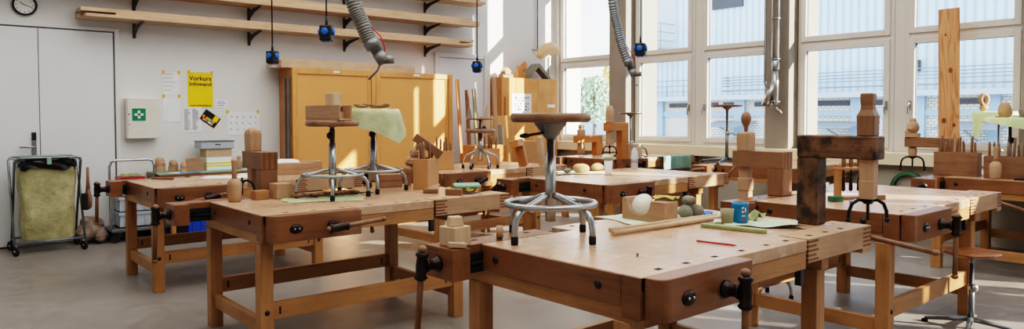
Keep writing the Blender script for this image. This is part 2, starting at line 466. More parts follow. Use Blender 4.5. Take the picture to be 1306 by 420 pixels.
# double door and second door in the back wall
d = struct(MB().box(-.4, 1.195, YB-.03, YB, .02, 2.405).box(1.203, 1.935, YB-.03, YB, .02, 2.405).build('door_1', 'door', bevel=.002))
MB().box(1.195, 1.203, YB-.024, YB, .02, 2.405).box(-.4, 1.95, YB-.026, YB, 2.405, 2.418).box(1.935, 1.95, YB-.026, YB, 0, 2.405).build('gasket', 'gasket', d)
MB().box(1.95, 2.0, YB-.045, YB, 0, 2.46).box(-.4, 1.95, YB-.045, YB, 2.42, 2.46).build('frame', 'doortrim', d, bevel=.004)
MB().box(1.118, 1.162, YB-.04, YB-.028, .98, 1.26).tube([(1.14, YB-.03, 1.095), (1.14, YB-.085, 1.095), (1.12, YB-.09, 1.095), (1.0, YB-.09, 1.095)], .01, 8).build('handle', 'steel', d)
MB().box(1.12, 1.16, YB-.055, YB-.04, 1.17, 1.255).build('lock', 'black', d, bevel=.004)
d2 = struct(MB().box(6.55, 7.44, YB-.03, YB, .02, 2.36).build('door_2', 'door', bevel=.002))
MB().box(6.47, 6.54, YB-.045, YB, 0, 2.44).box(7.45, 7.56, YB-.07, YB, 0, 2.44).box(6.54, 7.45, YB-.045, YB, 2.37, 2.44).build('frame', 'doortrim', d2, bevel=.004)

# ------------------------------------------------------------------ outside
K = 1.3
def oz(z): return 1.42+(z-1.42)*K
XB = 26
b = thing('industrial_building', 'pale blue corrugated industrial building seen through the windows', 'building', (XB, 0, -.4))
def opart(name, mat, y0, y1, z0, z1, x0=0, x1=.3): return MB().box(x0, x1, y0*K, y1*K, oz(z0)+.4, oz(z1)+.4).build(name, mat, b)
opart('cladding', 'corrug', -16, 16.3, 2.073, 6.2)
opart('concrete_band', 'conc', -16, 17.2, 1.93, 2.073, -.5, .3)
opart('brick_wall', 'brick', -16, 17.2, .02, 1.93, .05, .3)
opart('ledge', 'concblue', -16, 17.2, 1.42, 1.578, -.06, .3)
for k, (a, c) in enumerate(((16.8, 17.2), (15.32, 15.62), (12.2, 12.55), (8.66, 8.93), (7.07, 7.25), (5.42, 5.66), (3.6, 3.84), (1.8, 2.05))):
    opart('pier', 'concblue', a, c, .02, 1.93, -.12, .1)
for a, c in ((13.2, 15.1), (9.02, 10.3), (5.75, 6.6), (3.9, 4.6), (7.3, 8.3), (12.6, 13.0), (10.5, 11.9)):
    opart('louvre_window', 'shutter', a, c, 1.71, 1.85, -.02, .1)
opart('lit_panel', 'conc', 14.85, 16.3, 3.55, 6.2, -.05, 0)
opart('vent_grille', 'shutter', 12.3, 13.4, 4.83, 5.3, -.08, 0)
opart('wall_lamp', 'shutter', 7.2, 7.38, 2.55, 2.85, -.2, 0)
rl = MB()
for y0, y1, z0, z1, dx in ((14.9, 16.2, 3.66, 4.5, 1.0), (13.6, 16.3, 2.05, 2.6, .45), (-8, 12.8, 2.2, 2.22, .5), (-8, 12.8, 2.36, 2.62, .5)):
    for q in range(4):
        z = oz(z0+(z1-z0)*q/3)+.4
        rl.tube([(0, y0*K, z), (-dx, y0*K, z), (-dx, y1*K, z), (0, y1*K, z)], .018, 5)
    for q in range(5):
        y = (y0+(y1-y0)*q/4)*K
        if y1-y0 < 5: rl.tube([(-dx, y, oz(z0)+.4), (-dx, y, oz(z1)+.4)], .02, 5)
rl.box(-1.0, 0, 14.9*K, 16.2*K, oz(3.6)+.35, oz(3.66)+.4)
rl.build('railing', 'canopy', b)
cn = MB()
for y in (9.2, 5.9, 12.5):
    cn.prism([(0, oz(1.28)+.4), (-1.4, oz(1.12)+.4), (-1.4, oz(1.09)+.4), (0, oz(1.24)+.4)], y*K-.9, y*K+.9, 'y')
    cn.tube([(-1.3, y*K, oz(1.1)+.4), (0, y*K, oz(.8)+.4)], .03, 5)
cn.build('canopy', 'canopy', b)
struct(MB().box(9.8, 90, -60, 90, -.5, -.4).build('ground', 'conc'))
wb = thing('low_building', 'low white flat-roofed building beyond the leftmost window', 'building', (44, 9, -.4))
MB().box(0, 6, 27, 34, 0, 2.3).build('wall', 'conc', wb); MB().box(-.2, 6.2, 26.8, 34.2, 2.3, 2.5).build('roof', 'concblue', wb)
def tree(label, x, y, h, r, mat, seed, n):
    t = thing('tree', label, 'tree', (x, y, -.4), 0, 'trees beyond the leftmost window')
    rnd = random.Random(seed); fo = MB()
    for i in range(n):
        u = rnd.random(); a = rnd.uniform(0, 6.28); q = r*math.sqrt(rnd.random())*(.35+.65*math.sin(PI*min(1, u*.8+.2)))
        p = Vector((q*math.cos(a), q*math.sin(a), h*(.35+.65*u)))
        R = mat3(rnd.uniform(0, 6), rnd.uniform(0, 6), rnd.uniform(0, 6)); s = rnd.uniform(.1, .2)
        fo.add([p+R@Vector(c)*s for c in ((-1, 0, 0), (0, -.6, .2), (1, 0, 0), (0, .6, .2))], [(0, 1, 2, 3)])
    fo.build('foliage', mat, t)
    tr = MB().tube([(0, 0, 0), (.05, 0, h*.4), (0, .1, h*.8)], [.14, .1, .03], 8)
    for k in range(5):
        a = k*1.3; tr.tube([(0, 0, h*.4+k*.2), (math.cos(a)*r*.6, math.sin(a)*r*.6, h*.65+k*.2)], [.05, .015], 6)
    tr.build('trunk', 'bark', t)
tree('grey-green leafy tree outside the leftmost window', 32, 29.7, 4.2, 1.35, 'leaf', 3, 1500)
tree('yellowing autumn tree outside, right edge of the leftmost window', 38, 33.2, 6.2, 1.2, 'leafy', 5, 900)

# ------------------------------------------------------------------ workbench
L_, D_, HT = 1.75, 1.05, .855
def rotd(p): return (L_-p[0], D_-p[1])
def hardware(parent, x, y, z, rz, tilt, slide, hl=.36):
    """vise screw nose with its sliding wooden bar; local -y points out of the jaw"""
    h = MB()
    h.lathe([(.034, 0), (.034, .012), (.026, .02), (.022, .05), (.03, .06), (.03, .07)], (0, 0, 0), 14, R=mat3(PI/2))
    R = mat3(0, tilt, 0)
    c = Vector((0, -.088, 0))
    h.lathe([(.0, -.062), (.022, -.06), (.03, -.05), (.022, -.04), (.025, 0), (.022, .04), (.03, .05), (.022, .062), (0, .066)], c, 14, R=R)
    o = h.build('vise_screw', 'iron', parent, (x, y, z), (0, 0, rz))
    w = MB(); a = c+R@Vector((0, 0, slide-hl)); bb = c+R@Vector((0, 0, slide))
    w.tube([a, bb], .014, 10)
    w.ball(bb, (.02, .02, .016), 10, 6); w.ball(a, (.02, .02, .016), 10, 6)
    w.build('handle', 'brown_z', o)
    return o
def oval(parent, x, y, z, rz):
    MB().lathe([(.0, .012), (.018, .012), (.032, .006), (.036, 0)], (0, 0, 0), 16, R=mat3(PI/2)@Matrix.Diagonal((1.15, .8, 1))).ball((-.014, -.012, 0), .006, 6, 4, 1).ball((.014, -.012, 0), .006, 6, 4, 1).build('guide_plate', ['iron', 'steel'], parent, (x, y, z), (0, 0, rz))

def bench(label, loc, rz=0, open_far=.14, near=dict(tilt=0, slide=.05), far=dict(tilt=.1, slide=.05), right=dict(tilt=1.3, slide=.1), shade=''):
    t = thing('workbench', label, 'workbench', loc, rz, 'two-sided carving workbenches')
    # main slab with the two notches for the tail vises
    top = MB().prism([(.0, .0), (1.18, 0), (1.18, .15), (L_, .15), (L_, D_), (.57, D_), (.57, .9), (0, .9)], .80, HT)
    for x in (.16, .33, .52, .716, .914, 1.08):
        for q in ((x, .05), rotd((x, .05))):
            top.add([(q[0]-.017, q[1]-.012, HT+.0006), (q[0]+.017, q[1]-.012, HT+.0006), (q[0]+.017, q[1]+.012, HT+.0006), (q[0]-.017, q[1]+.012, HT+.0006)], [(0, 1, 2, 3)], 1)
    top.build('bench_top', ['top', 'hole'], t, bevel=.003)
    # aprons: long sides and end caps
    MB().box(.065, 1.18, .004, .045, .72, .80).build('apron', 'beech_x', t, bevel=.002); MB().box(.57, L_-.065, D_-.045, D_-.004, .72, .80).build('apron', 'beech_x', t, bevel=.002)
    for s in (0, 1):
        e = MB()
        if s == 0: e.box(-.004, .05, .09, .9, .735, .853); e.box(-.006, .06, -.0, .088, .70, .8545)
        else: e.box(L_-.05, L_+.004, D_-.9, D_-.09, .735, .853); e.box(L_-.06, L_+.006, D_-.088, D_, .70, .8545)
        e.build('end_cap', 'apron_y', t, bevel=.003)
        for y in (.2, .8):
            p = (-.004, y) if s == 0 else (L_+.004, D_-y)
            MB().lathe([(.019, -.008), (.017, .003), (0, .006)], (0, 0, 0), 12, R=mat3(0, -PI/2 if s == 0 else PI/2, 0)).build('bolt', 'black', t, (p[0], p[1], .797))
    # shoulder vises with rounded jaws on both long sides
    for s in (0, 1):
        j = MB().prism(rbox(.012, .59, -.082, -.004, (.05, .012, 0, 0)), .70, HT, smooth=False)
        o = j.build('front_vise', 'apron_x' if s == 0 else 'beech_x', t, (0, 0, 0) if s == 0 else (L_, D_, 0), (0, 0, 0) if s == 0 else (0, 0, PI), bevel=.003)
        oval(o, .165, -.082, .773, 0)
        k = near if s == 0 else far
        hardware(o, .39, -.082, .77, 0, k['tilt'], k['slide'])
    # sliding tail vises: near right one closed, far left one wound open
    for s in (0, 1):
        v = MB()
        v.box(1.195, 1.30, .0, .145, .745, HT); v.box(1.30, L_, .0, .05, .745, HT); v.box(1.30, L_, .05, .145, .80, HT)
        v.box(L_+.008, L_+.1, .0, .205, .72, HT); v.box(L_, L_+.008, 0, .12, .745, HT)
        for q in range(5):
            z = .752+q*.021
            v.box(1.194, 1.29-(q % 2)*.02, -.0006, .10, z, z+.011, 1)
            v.box(L_+.01, L_+.1006, -.0006, .10, z, z+.011, 1)
        for x in (1.30, 1.46, 1.62): v.box(x-.017, x+.017, .04, .064, HT-.01, HT+.0006, 2)
        o = v.build('tail_vise', [('lime_x' if s == 0 else 'apron_y'), 'endgrain', 'hole'], t,
                    (0, 0, 0) if s == 0 else (L_-open_far, D_, 0), (0, 0, 0) if s == 0 else (0, 0, PI), bevel=0)
        MB().box(L_-.3, L_+.01, .125, .165, .79, .82).box(L_-.3, L_+.01, .125, .165, .735, .76).cyl((L_-.3, .15, .775), (L_+.01, .15, .775), .012).build('guide_rail', 'black', o)
        k = right if s == 0 else far
        hardware(o, L_+.1, .1, .785, PI/2, k['tilt'], k['slide'])
        MB().box(1.165, 1.195, .02, .05, .64, .76).build('bench_dog', 'black', o)
    # trestles
    lm = 'beech_z'
    for x in (.0, 1.38):
        for y in (.05, .92):
            MB().box(x, x+.08, y, y+.08, 0, .68).build('leg', lm, t, bevel=.003)
            MB().lathe([(.016, 0), (.013, .005), (0, .007)], (0, 0, 0), 10, R=mat3(PI/2 if y < .5 else -PI/2)).build('bolt', 'black', t, (x+.04, y if y < .5 else y+.08, .275))
        MB().box(x+.004, x+.076, .03, 1.02, .68, .738).build('top_rail', 'beech_y', t, bevel=.002)
        MB().box(x+.02, x+.06, .13, .92, .14, .225).build('side_stretcher', 'beech_y', t, bevel=.002)
    for y in (.07, .95):
        r = MB().box(.08, 1.38, y, y+.035, .225, .325)
        for x in (.125, 1.325): r.box(x-.006, x+.006, y-.0006, y+.0356, .252, .298, 1)
        r.build('long_rail', ['beech_x', 'hole'], t)
    return t
down = dict(tilt=.12, slide=.06)
bench('nearest workbench in the foreground, carrying a tall round-seated stool and a blue mug', (1.965, 1.60, 0), 0, .10, near=dict(tilt=.0, slide=.075), far=dict(tilt=.12, slide=.075), right=dict(tilt=1.45, slide=-.02))
bench('workbench left of centre with two stools and a row of chisels on it', (1.575, 4.03, 0), 0, .14, near=dict(tilt=1.5, slide=.30), far=down)
bench('farthest left workbench, white paper and a wood strip on its top', (1.545, 6.18, 0), 0, .04, near=dict(tilt=1.4, slide=.1), far=down)
bench('workbench in the middle with stones, a lidded cup and a water bottle', (4.41, 4.0, 0), 0, .17, near=dict(tilt=.2, slide=.04), far=dict(tilt=.9, slide=.05), right=dict(tilt=2.4, slide=.1))
bench('right workbench behind the nearest one, with the small chisel rack on it', (4.345, 1.665, 0), 0, .09, near=dict(tilt=.05, slide=.06), far=dict(tilt=1.3, slide=.05))
bench('back workbench before the tambour cupboard with the spider-legged stool', (4.10, 5.86, 0), .05, .1, near=dict(tilt=1.2, slide=.06), far=down)
bench('back workbench under the windows beside the hanging grey hose', (7.13, 6.25, 0), 0, .08, far=down)
bench('right-edge workbench with the two big chisel boxes', (7.34, 1.53, 0), 0, .26, far=dict(tilt=1.2, slide=.05))
bench('workbench by the window carrying the slim star-footed stool', (7.26, 3.91, 0), 0, .16, far=dict(tilt=1.3, slide=.05))

# ------------------------------------------------------------------ stools
def stool(label, loc, rz, seat_r, seat_z, foot_r, ring=True, seat_mat='seatwood', knob='knob', leg_r=.0125, hub=.2, nleg=4, seat_dx=0):
    t = thing('workshop_stool', label, 'stool', loc, rz, 'round-seated workshop stools')
    MB().lathe([(0, seat_z-.042), (seat_r*.93, seat_z-.042), (seat_r*.985, seat_z-.033), (seat_r, seat_z-.02), (seat_r*.985, seat_z-.007), (seat_r*.95, seat_z), (0, seat_z-.005)], (seat_dx, 0, 0), 36).build('seat', seat_mat, t)
    MB().lathe([(.022, seat_z-.12), (.03, seat_z-.11), (.075, seat_z-.05), (.08, seat_z-.031)] if knob == 'lever' else [(.014, seat_z-.08), (.016, seat_z-.05), (.05, seat_z-.035), (.05, seat_z-.031)], (seat_dx, 0, 0), 18).build('seat_mount', 'greysteel', t)
    MB().tube([(0, 0, hub-.12), (0, 0, hub+.18), (0, 0, hub+.181), (0, 0, seat_z-.06)], [.025, .025, .019, .019], 16).build('column', 'steel', t)
    for k in range(nleg):
        a = 2*PI*k/nleg; c, s = math.cos(a), math.sin(a)
        prof = [(.015, hub), (.05, hub-.008), (foot_r*.55, hub-.035), (foot_r*.78, hub-.052), (foot_r*.9, hub-.07), (foot_r*.97, hub-.1), (foot_r, hub-.14), (foot_r, .03)]
        lg = MB().tube([(q*c, q*s, z) for q, z in prof], leg_r, 10).build('leg', 'steel', t)
        MB().lathe([(.015, 0), (.0165, .004), (.0165, .034), (.013, .038)], (foot_r*c, foot_r*s, 0), 12).build('rubber_cap', 'rubber', lg)
    if ring:
        rr_ = foot_r*.85
        MB().tube([(rr_*math.cos(2*PI*i/40), rr_*math.sin(2*PI*i/40), hub-.052+leg_r) for i in range(40)], leg_r*.95, 10, closed=True).build('foot_ring', 'steel', t)
    kn = MB()
    if knob == 'lever':
        kn.tube([(0, 0, seat_z-.085), (-.13, .02, seat_z-.1)], .006, 8); kn.ball((-.15, .024, seat_z-.102), (.034, .014, .012), 10, 6)
    elif knob == 'knob':
        kn.cyl((0, 0, hub+.235), (.05, -.01, hub+.235), .008); kn.ball((.06, -.012, hub+.235), (.018, .026, .026), 12, 8)
    kn.build('adjuster', 'black', t)
    return t
B = HT+.001
stool('tall height-adjustable stool standing on the nearest workbench', (2.29, 2.40, B), math.radians(6), .187, .58, .243, knob='lever', leg_r=.0145)
stool('stool with wooden box and block on its seat, on the left-centre workbench', (2.31, 4.63, B), math.radians(243), .185, .54, .245, leg_r=.0125)
stool('stool under a long hanging pale cloth, behind the one with the box', (2.74, 4.82, B), math.radians(247), .17, .615, .25, leg_r=.0125)
stool('spider-legged stool with a turntable on its seat, on the back workbench', (4.83, 6.17, B), math.radians(20), .165, .43, .19, ring=False, leg_r=.011, hub=.2, nleg=6)
t = thing('modelling_turntable', 'small wooden turntable on a spindle standing on the spider-legged stool', 'turntable', (4.83, 6.17, B+.43))
MB().lathe([(0, 0), (.06, 0), (.06, .008), (.014, .012), (.014, .09), (.04, .097), (.04, .1)], (0, 0, 0), 16).build('spindle', 'greysteel', t)
MB().lathe([(0, .1), (.15, .1), (.155, .11), (.15, .12), (0, .12)], (0, 0, 0), 30).build('disc', 'seatwood', t)
tag(MB().obox((0, 0, .05), (.05, .04, .1), None, 0, .4).build('wood_offcut', 'clay', None, (4.74, 6.25, B+.551)), 'little grey wedge standing on the turntable of the spider-legged stool', 'offcut')
stool('low chromed stool on the floor behind the right workbench', (5.12, 2.95, 0), .4, .16, .5, .2, leg_r=.012)

def star_stool(label, loc, rz, seat_r, seat_z, seat_mat, foot_r=.27, knob_z=.2, km='steel', col='greysteel'):
    t = thing('star_stool', label, 'stool', loc, rz, 'slim stools on star feet')
    MB().lathe([(0, seat_z-.024), (seat_r*.8, seat_z-.026), (seat_r*.98, seat_z-.014), (seat_r, seat_z-.006), (seat_r*.94, seat_z), (0, seat_z-.006)], (0, 0, 0), 32).build('seat', seat_mat, t)
    MB().lathe([(.014, seat_z-.08), (.02, seat_z-.06), (.06, seat_z-.028), (.06, seat_z-.024)], (0, 0, 0), 16).build('seat_mount', 'greysteel', t)
    MB().tube([(0, 0, .05), (0, 0, knob_z+.02), (0, 0, knob_z+.021), (0, 0, seat_z-.06)], [.02, .02, .014, .014], 14).build('column', col, t)
    MB().ball((0, -.012, knob_z), .03, 14, 9).build('clamp_knob', km, t)
    for k in range(4):
        a = k*PI/2; c, s = math.cos(a), math.sin(a)
        lg = MB().tube([(.0, 0, .06), (foot_r*.5*c, foot_r*.5*s, .042), (foot_r*c, foot_r*s, .022)], [.02, .015, .012], 8).build('leg', 'greysteel', t)
        MB().lathe([(.022, 0), (.022, .01), (.014, .018)], (foot_r*c, foot_r*s, 0), 10).build('glide', 'rubber', lg)
    return t
star_stool('slim star-footed stool with dark seat, silhouetted against the window', (7.56, 4.86, B), .25, .185, .70, 'seatdark', .30, .36)
star_stool('stool standing on the floor at the right foreground', (5.43, 1.62, 0), .2, .172, .515, 'seatdark', .27, .27)
star_stool('slim stool with a pale seat in front of the concrete pillar by the hose', (7.76, 6.52, B), .5, .17, .62, 'seatwood', .22, .2)
star_stool('stool draped with green cloth under the ring carving, right edge', (8.62, 2.35, B), .3, .17, .60, 'seatwood', .18, .2)
star_stool('stool under the green cloth with two stones, far right edge', (8.0, 2.09, B), .6, .18, .54, 'seatwood', .19, .33, km='black')

def drape(name, label, c, r, z, mat, hang, n=64, rings=10, seed=0, cat='cloth', squash=1):
    rnd = random.Random(seed); p1, p2 = rnd.uniform(0, 6), rnd.uniform(0, 6)
    mb = MB(); prof = []
    vs = [Vector((0, 0, .004))]; fs = []
    for i in range(1, rings+1):
        for j in range(n):
            a = 2*PI*j/n
            h = hang(a)
            if i <= 3: q = r*i/3; zz = .004+.003*math.sin(5*a+i)
            else:
                u = (i-3)/(rings-3); q = r+.012+.035*u*(.6+.4*math.sin(7*a+p1))*min(1, h/.15)+.01*u; zz = -h*u
            vs.append(Vector((q*math.cos(a), q*math.sin(a), zz)))
    fs += [(0, 1+j, 1+(j+1) % n) for j in range(n)]
    for i in range(rings-1):
        for j in range(n): fs.append((1+i*n+j, 1+(i+1)*n+j, 1+(i+1)*n+(j+1) % n, 1+i*n+(j+1) % n))
    mb.add(vs, fs, 0, True)
    return tag(mb.build(name, mat, None, (c[0], c[1], z)), label, cat)
def lobes(*ls):
    def h(a):
        v = .02
        for a0, w, d in ls:
            t = abs((a-a0+PI) % (2*PI)-PI)/w
            if t < 1: v = max(v, d*(1-t**1.5))
        return v
    return h
def table(*kv):
    def h(a):
        a %= 2*PI; ks = list(kv)+[(kv[0][0]+2*PI, kv[0][1])]
        for (a0, v0), (a1, v1) in zip(ks, ks[1:]):
            if a0 <= a <= a1: return v0+(v1-v0)*(a-a0)/(a1-a0)
        return kv[0][1]
    return h
Rv = -.6                                                # screen-right direction in the plan
drape('draped_cloth', 'pale sage cloth hanging down from the seat of the back stool', (2.74, 4.82), .192, B+.619, 'sagecloth', table((0, .06), (.8, .03), (2.0, .04), (2.7, .09), (3.6, .12), (4.3, .17), (4.9, .235), (5.25, .26), (5.6, .20), (5.9, .10)), seed=2)
drape('draped_cloth', 'pale green cloth over the stool seat under the ring carving', (8.62, 2.37), .20, B+.603, 'limecloth', table((0, .02), (1.5, .02), (2.2, .05), (2.5, .26), (2.75, .26), (3.0, .05), (4, .035), (5.5, .03)), seed=4)
drape('draped_cloth', 'pale green cloth hanging from the stool seat with two stones', (8.0, 2.09), .20, B+.543, 'limecloth', table((0, .06), (2.2, .03), (3.0, .06), (4.2, .12), (5.2, .19), (5.8, .14)), seed=5)

# ------------------------------------------------------------------ clamping gallows with figure screws
def gallows(label, loc, rz, post, arm, h, wm, tilt=None, joint=True):
    """post (wx, wy) under an arm of given length that overhangs to -y of the post"""
    t = thing('carving_gallows', label, 'carving gallows', loc, rz, 'L-shaped carving gallows')
    if tilt: t.rotation_euler = tilt
    aw = arm[2]
    MB().box(-post[0]/2, post[0]/2, -post[1]/2, post[1]/2, 0, h-aw).build('post', wm+'_z', t, bevel=.005)
    mb = MB().box(-arm[1]/2, arm[1]/2, -arm[0]+post[1]/2, post[1]/2, h-aw, h)
    if joint:
        for q in range(3):
            x = -arm[1]/2+arm[1]*(q*2+.5)/6
            mb.box(x, x+arm[1]/7, post[1]/2-.01, post[1]/2+.0008, h-aw, h, 1)
    mb.build('arm', [wm+'_y', 'endgrain'], t, bevel=.006 if not joint else 0)
    return t
def wingnut(label, loc, rz, spread=.1, drop=.09, r=.0075, hubr=.018, legs=2, parent=None):
    t = thing('figure_screw_nut', label, 'clamping nut', loc, rz, 'black spider nuts of the figure screws')
    MB().lathe([(hubr, -.02), (hubr*1.25, -.012), (hubr*1.25, .0), (hubr*.8, .004)], (0, 0, 0), 12).tube([(0, 0, .02), (0, 0, -.1)], .008, 8).build('hub', 'blackwire', t)
    for k in range(legs):
        a = 2*PI*k/legs; c, s = math.cos(a), math.sin(a)
        lg = MB().tube([(0, 0, -.006), (spread*.5*c, spread*.5*s, 0), (spread*.85*c, spread*.85*s, -.02), (spread*c, spread*s, -.055), (spread*1.05*c, spread*1.05*s, -drop)], r, 8)
        lg.ball((spread*1.05*c, spread*1.05*s, -drop), r*1.5, 8, 6)
        lg.build('arm', 'blackwire', t)
    return t
def blank(name, label, loc, rz, secs, mat, cat='carving blank', rnd_=False, n=None):
    """stack of (half width, half depth, height) sections lofted upward"""
    mb = MB()
    if rnd_:
        mb.lathe([(a, z) for a, b, z in secs], (0, 0, 0), 20)
    else:
        vs = [(sx*a, sy*b, z) for a, b, z in secs for sx, sy in ((-1, -1), (1, -1), (1, 1), (-1, 1))]
        fs = [(3, 2, 1, 0), tuple(len(vs)-4+i for i in range(4))]
        for i in range(len(secs)-1):
            for j in range(4): fs.append((i*4+j, i*4+(j+1) % 4, (i+1)*4+(j+1) % 4, (i+1)*4+j))
        mb.add(vs, fs)
    return tag(mb.build(name, mat, None, loc, (0, 0, rz), bevel=0 if rnd_ else .004), label, cat)

# the big dark one on the nearest bench
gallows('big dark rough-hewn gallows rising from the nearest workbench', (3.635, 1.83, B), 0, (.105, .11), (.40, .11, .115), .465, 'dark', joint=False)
blank('carving_blank', 'tall necked wooden blank standing on the big dark gallows', (3.635, 1.545, B+.465), .1, [(.04, .04, 0), (.042, .042, .10), (.029, .029, .13), (.027, .027, .15), (.030, .030, .175), (.030, .030, .205), (.027, .027, .212)], 'brown_z')
blank('spacer_block', 'pale square spacer clamped below the big dark gallows', (3.635, 1.54, B+.155), .1, [(.033, .033, 0), (.035, .035, .09), (.033, .033, .091), (.035, .035, .194)], 'lime_z', 'spacer block')
wingnut('spider nut hanging under the big dark gallows', (3.635, 1.54, B+.150), -.75, .09, .10, .009, .02)
# left-centre bench
gallows('brown finger-jointed gallows on the far side of the left-centre workbench', (1.98, 4.98, B), PI, (.12, .10), (.36, .12, .12), .315, 'brown')
blank('carving_blank', 'round-topped wooden blank standing on the left gallows', (1.98, 5.23, B+.315), .1, [(.044, .044, 0), (.046, .046, .11), (.046, .046, .13), (.041, .041, .15), (.027, .027, .165), (.01, .01, .17)], 'lime_z')
blank('spacer_block', 'pale square spacer clamped below the left gallows', (1.98, 5.23, B+.05), .1, [(.033, .033, 0), (.034, .034, .06), (.032, .032, .062), (.034, .034, .144)], 'lime_z', 'spacer block')
wingnut('spider nut lying by the mallet under the left gallows', (1.83, 5.05, B+.12), -.7, .085, .12, .009, .016)
# right bench behind
gallows('brown finger-jointed gallows on the right workbench behind the nearest', (4.76, 2.63, B), PI, (.13, .12), (.40, .13, .115), .31, 'brown')
blank('spacer_block', 'block of three pale spacers clamped below the right-centre gallows', (4.76, 2.90, B-.07), .15, [(.04, .04, 0), (.038, .038, .085), (.043, .043, .087), (.044, .044, .175), (.037, .037, .178), (.04, .04, .265)], 'lime_z', 'spacer block')
blank('carving_blank', 'square wooden block on top of the right-centre gallows', (4.76, 2.90, B+.31), .15, [(.05, .05, 0), (.052, .052, .1), (.05, .05, .125), (.042, .042, .14)], 'lime_z')
blank('turned_knob', 'turned wooden ball-headed figure on the right-centre gallows block', (4.76, 2.90, B+.45), 0, [(.012, 0, 0), (.013, 0, .02), (.018, 0, .04), (.031, 0, .065), (.037, 0, .09), (.036, 0, .11), (.026, 0, .135), (.01, 0, .148), (0, 0, .15)], 'brown_z', 'carving', True)
blank('clamping_sleeve', 'dark clamping nut sleeve under the stacked spacers', (4.76, 2.90, B-.13), 0, [(.02, 0, 0), (.022, 0, .01), (.02, 0, .06)], 'blackwire', 'clamping nut', True)
# far right bench
gallows('brown gallows with a carved head, by the pine plank', (7.82, 2.57, B), PI, (.11, .10), (.42, .11, .10), .35, 'brown', joint=False)
wingnut('spider nut hanging under the gallows with the carved head', (7.82, 2.88, B+.15), -.8, .11, .13, .009)
blank('spacer_block', 'pale square spacer below the gallows with the carved head', (7.82, 2.88, B+.155), .1, [(.03, .03, 0), (.034, .034, .05), (.03, .03, .094)], 'lime_z', 'spacer block')
hd = MB().obox((0, 0, .02), (.13, .12, .04)).ball((.0, 0, .10), (.055, .06, .075), 12, 8, 0, None, .1, 3).ball((-.045, .02, .085), (.03, .03, .028), 10, 6, 0, None, .2, 4).ball((-.03, .03, .05), (.04, .035, .025), 10, 6, 0, None, .25, 5).ball((0, 0, .165), (.03, .034, .03), 8, 6)
tag(hd.build('head_carving', 'lime_z', None, (7.82, 2.88, B+.35), (0, 0, .2)), 'small carved wooden head in progress on the right gallows', 'carving')
# bench by the hose
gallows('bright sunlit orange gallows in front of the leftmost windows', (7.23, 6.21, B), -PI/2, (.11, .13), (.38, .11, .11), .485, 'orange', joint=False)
blank('carving_blank', 'rounded flat wooden blank on the sunlit orange gallows', (6.98, 6.21, B+.485), .7, [(.07, .05, 0), (.072, .052, .1), (.068, .05, .16), (.052, .04, .2), (.024, .02, .22)], 'lime_z')
blank('spacer_block', 'pale spacer stack below the sunlit orange gallows', (6.98, 6.21, B+.20), .2, [(.04, .04, 0), (.04, .04, .06), (.034, .034, .062), (.04, .04, .173)], 'lime_z', 'spacer block')
wingnut('spider nut hanging under the sunlit orange gallows', (6.98, 6.21, B+.18), -.7, .085, .09, .009)
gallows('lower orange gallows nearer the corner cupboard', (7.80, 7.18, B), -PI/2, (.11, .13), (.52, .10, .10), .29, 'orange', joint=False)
blank('spacer_block', 'carved pale spacer under the lower orange gallows', (7.46, 7.18, B+.03), .2, [(.035, .035, 0), (.045, .045, .06), (.035, .035, .158)], 'lime_z', 'spacer block')
blank('carving_blank', 'small slender wooden blank on the lower orange gallows', (7.46, 7.18, B+.29), .2, [(.045, .045, 0), (.045, .045, .08), (.025, .025, .1), (.036, .036, .13), (.022, .022, .16)], 'lime_z')
# tilted gallows on the back bench
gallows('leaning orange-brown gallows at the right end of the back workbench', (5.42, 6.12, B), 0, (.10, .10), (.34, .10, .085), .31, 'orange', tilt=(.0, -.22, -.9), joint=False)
blank('spacer_block', 'pale slanted spacer held in the leaning gallows', (5.62, 6.02, B+.0), .2, [(.03, .03, 0), (.032, .032, .18), (.026, .026, .34)], 'pale_z', 'spacer block').rotation_euler = (0, -.2, .3)
wingnut('spider nut beside the leaning gallows', (5.78, 6.06, B+.13), .3, .1, .12, .007)

# ------------------------------------------------------------------ things on the nearest bench
def simple(name, label, cat, mb, mat, loc=(0, 0, 0), rot=(0, 0, 0), bevel=.003, group=None):
    return tag(mb.build(name, mat, None, loc, rot, bevel=bevel), label, cat, group)
simple('wood_block', 'pale cube-like wood block on the nearest workbench by the open vise', 'wood block', MB().box(-.05, .05, -.05, .05, 0, .085), 'pale_z', (1.85, 2.545, B), (0, 0, .15))
simple('wood_block', 'small chamfered wood block on top of the pale cube-like block', 'wood block', MB().obox((0, 0, .021), (.065, .06, .042), None, 0, .85), 'pale_x', (1.85, 2.545, B+.085), (0, 0, -.35))
simple('wood_chip', 'bigger flat wood offcut lying on the open vise jaw', 'offcut', MB().obox((0, 0, .0125), (.08, .026, .022), mat3(0, .1, 0)), 'pale_x', (1.808, 2.47, B+.002), (0, 0, -.5))
simple('wood_chip', 'smaller wood offcut lying on the open vise jaw', 'offcut', MB().obox((0, 0, .011), (.05, .03, .02), None), 'pale_x', (1.845, 2.50, B), (0, 0, .9))
sl = MB().cyl((0, -.016, .031), (0, .016, .031), .031, None, 18).build('wood_slice', 'lime_y', None, (2.10, 2.54, B), (0, 0, .9), bevel=.003); tag(sl, 'round branch slice standing on edge near the stool foot', 'wood slice')
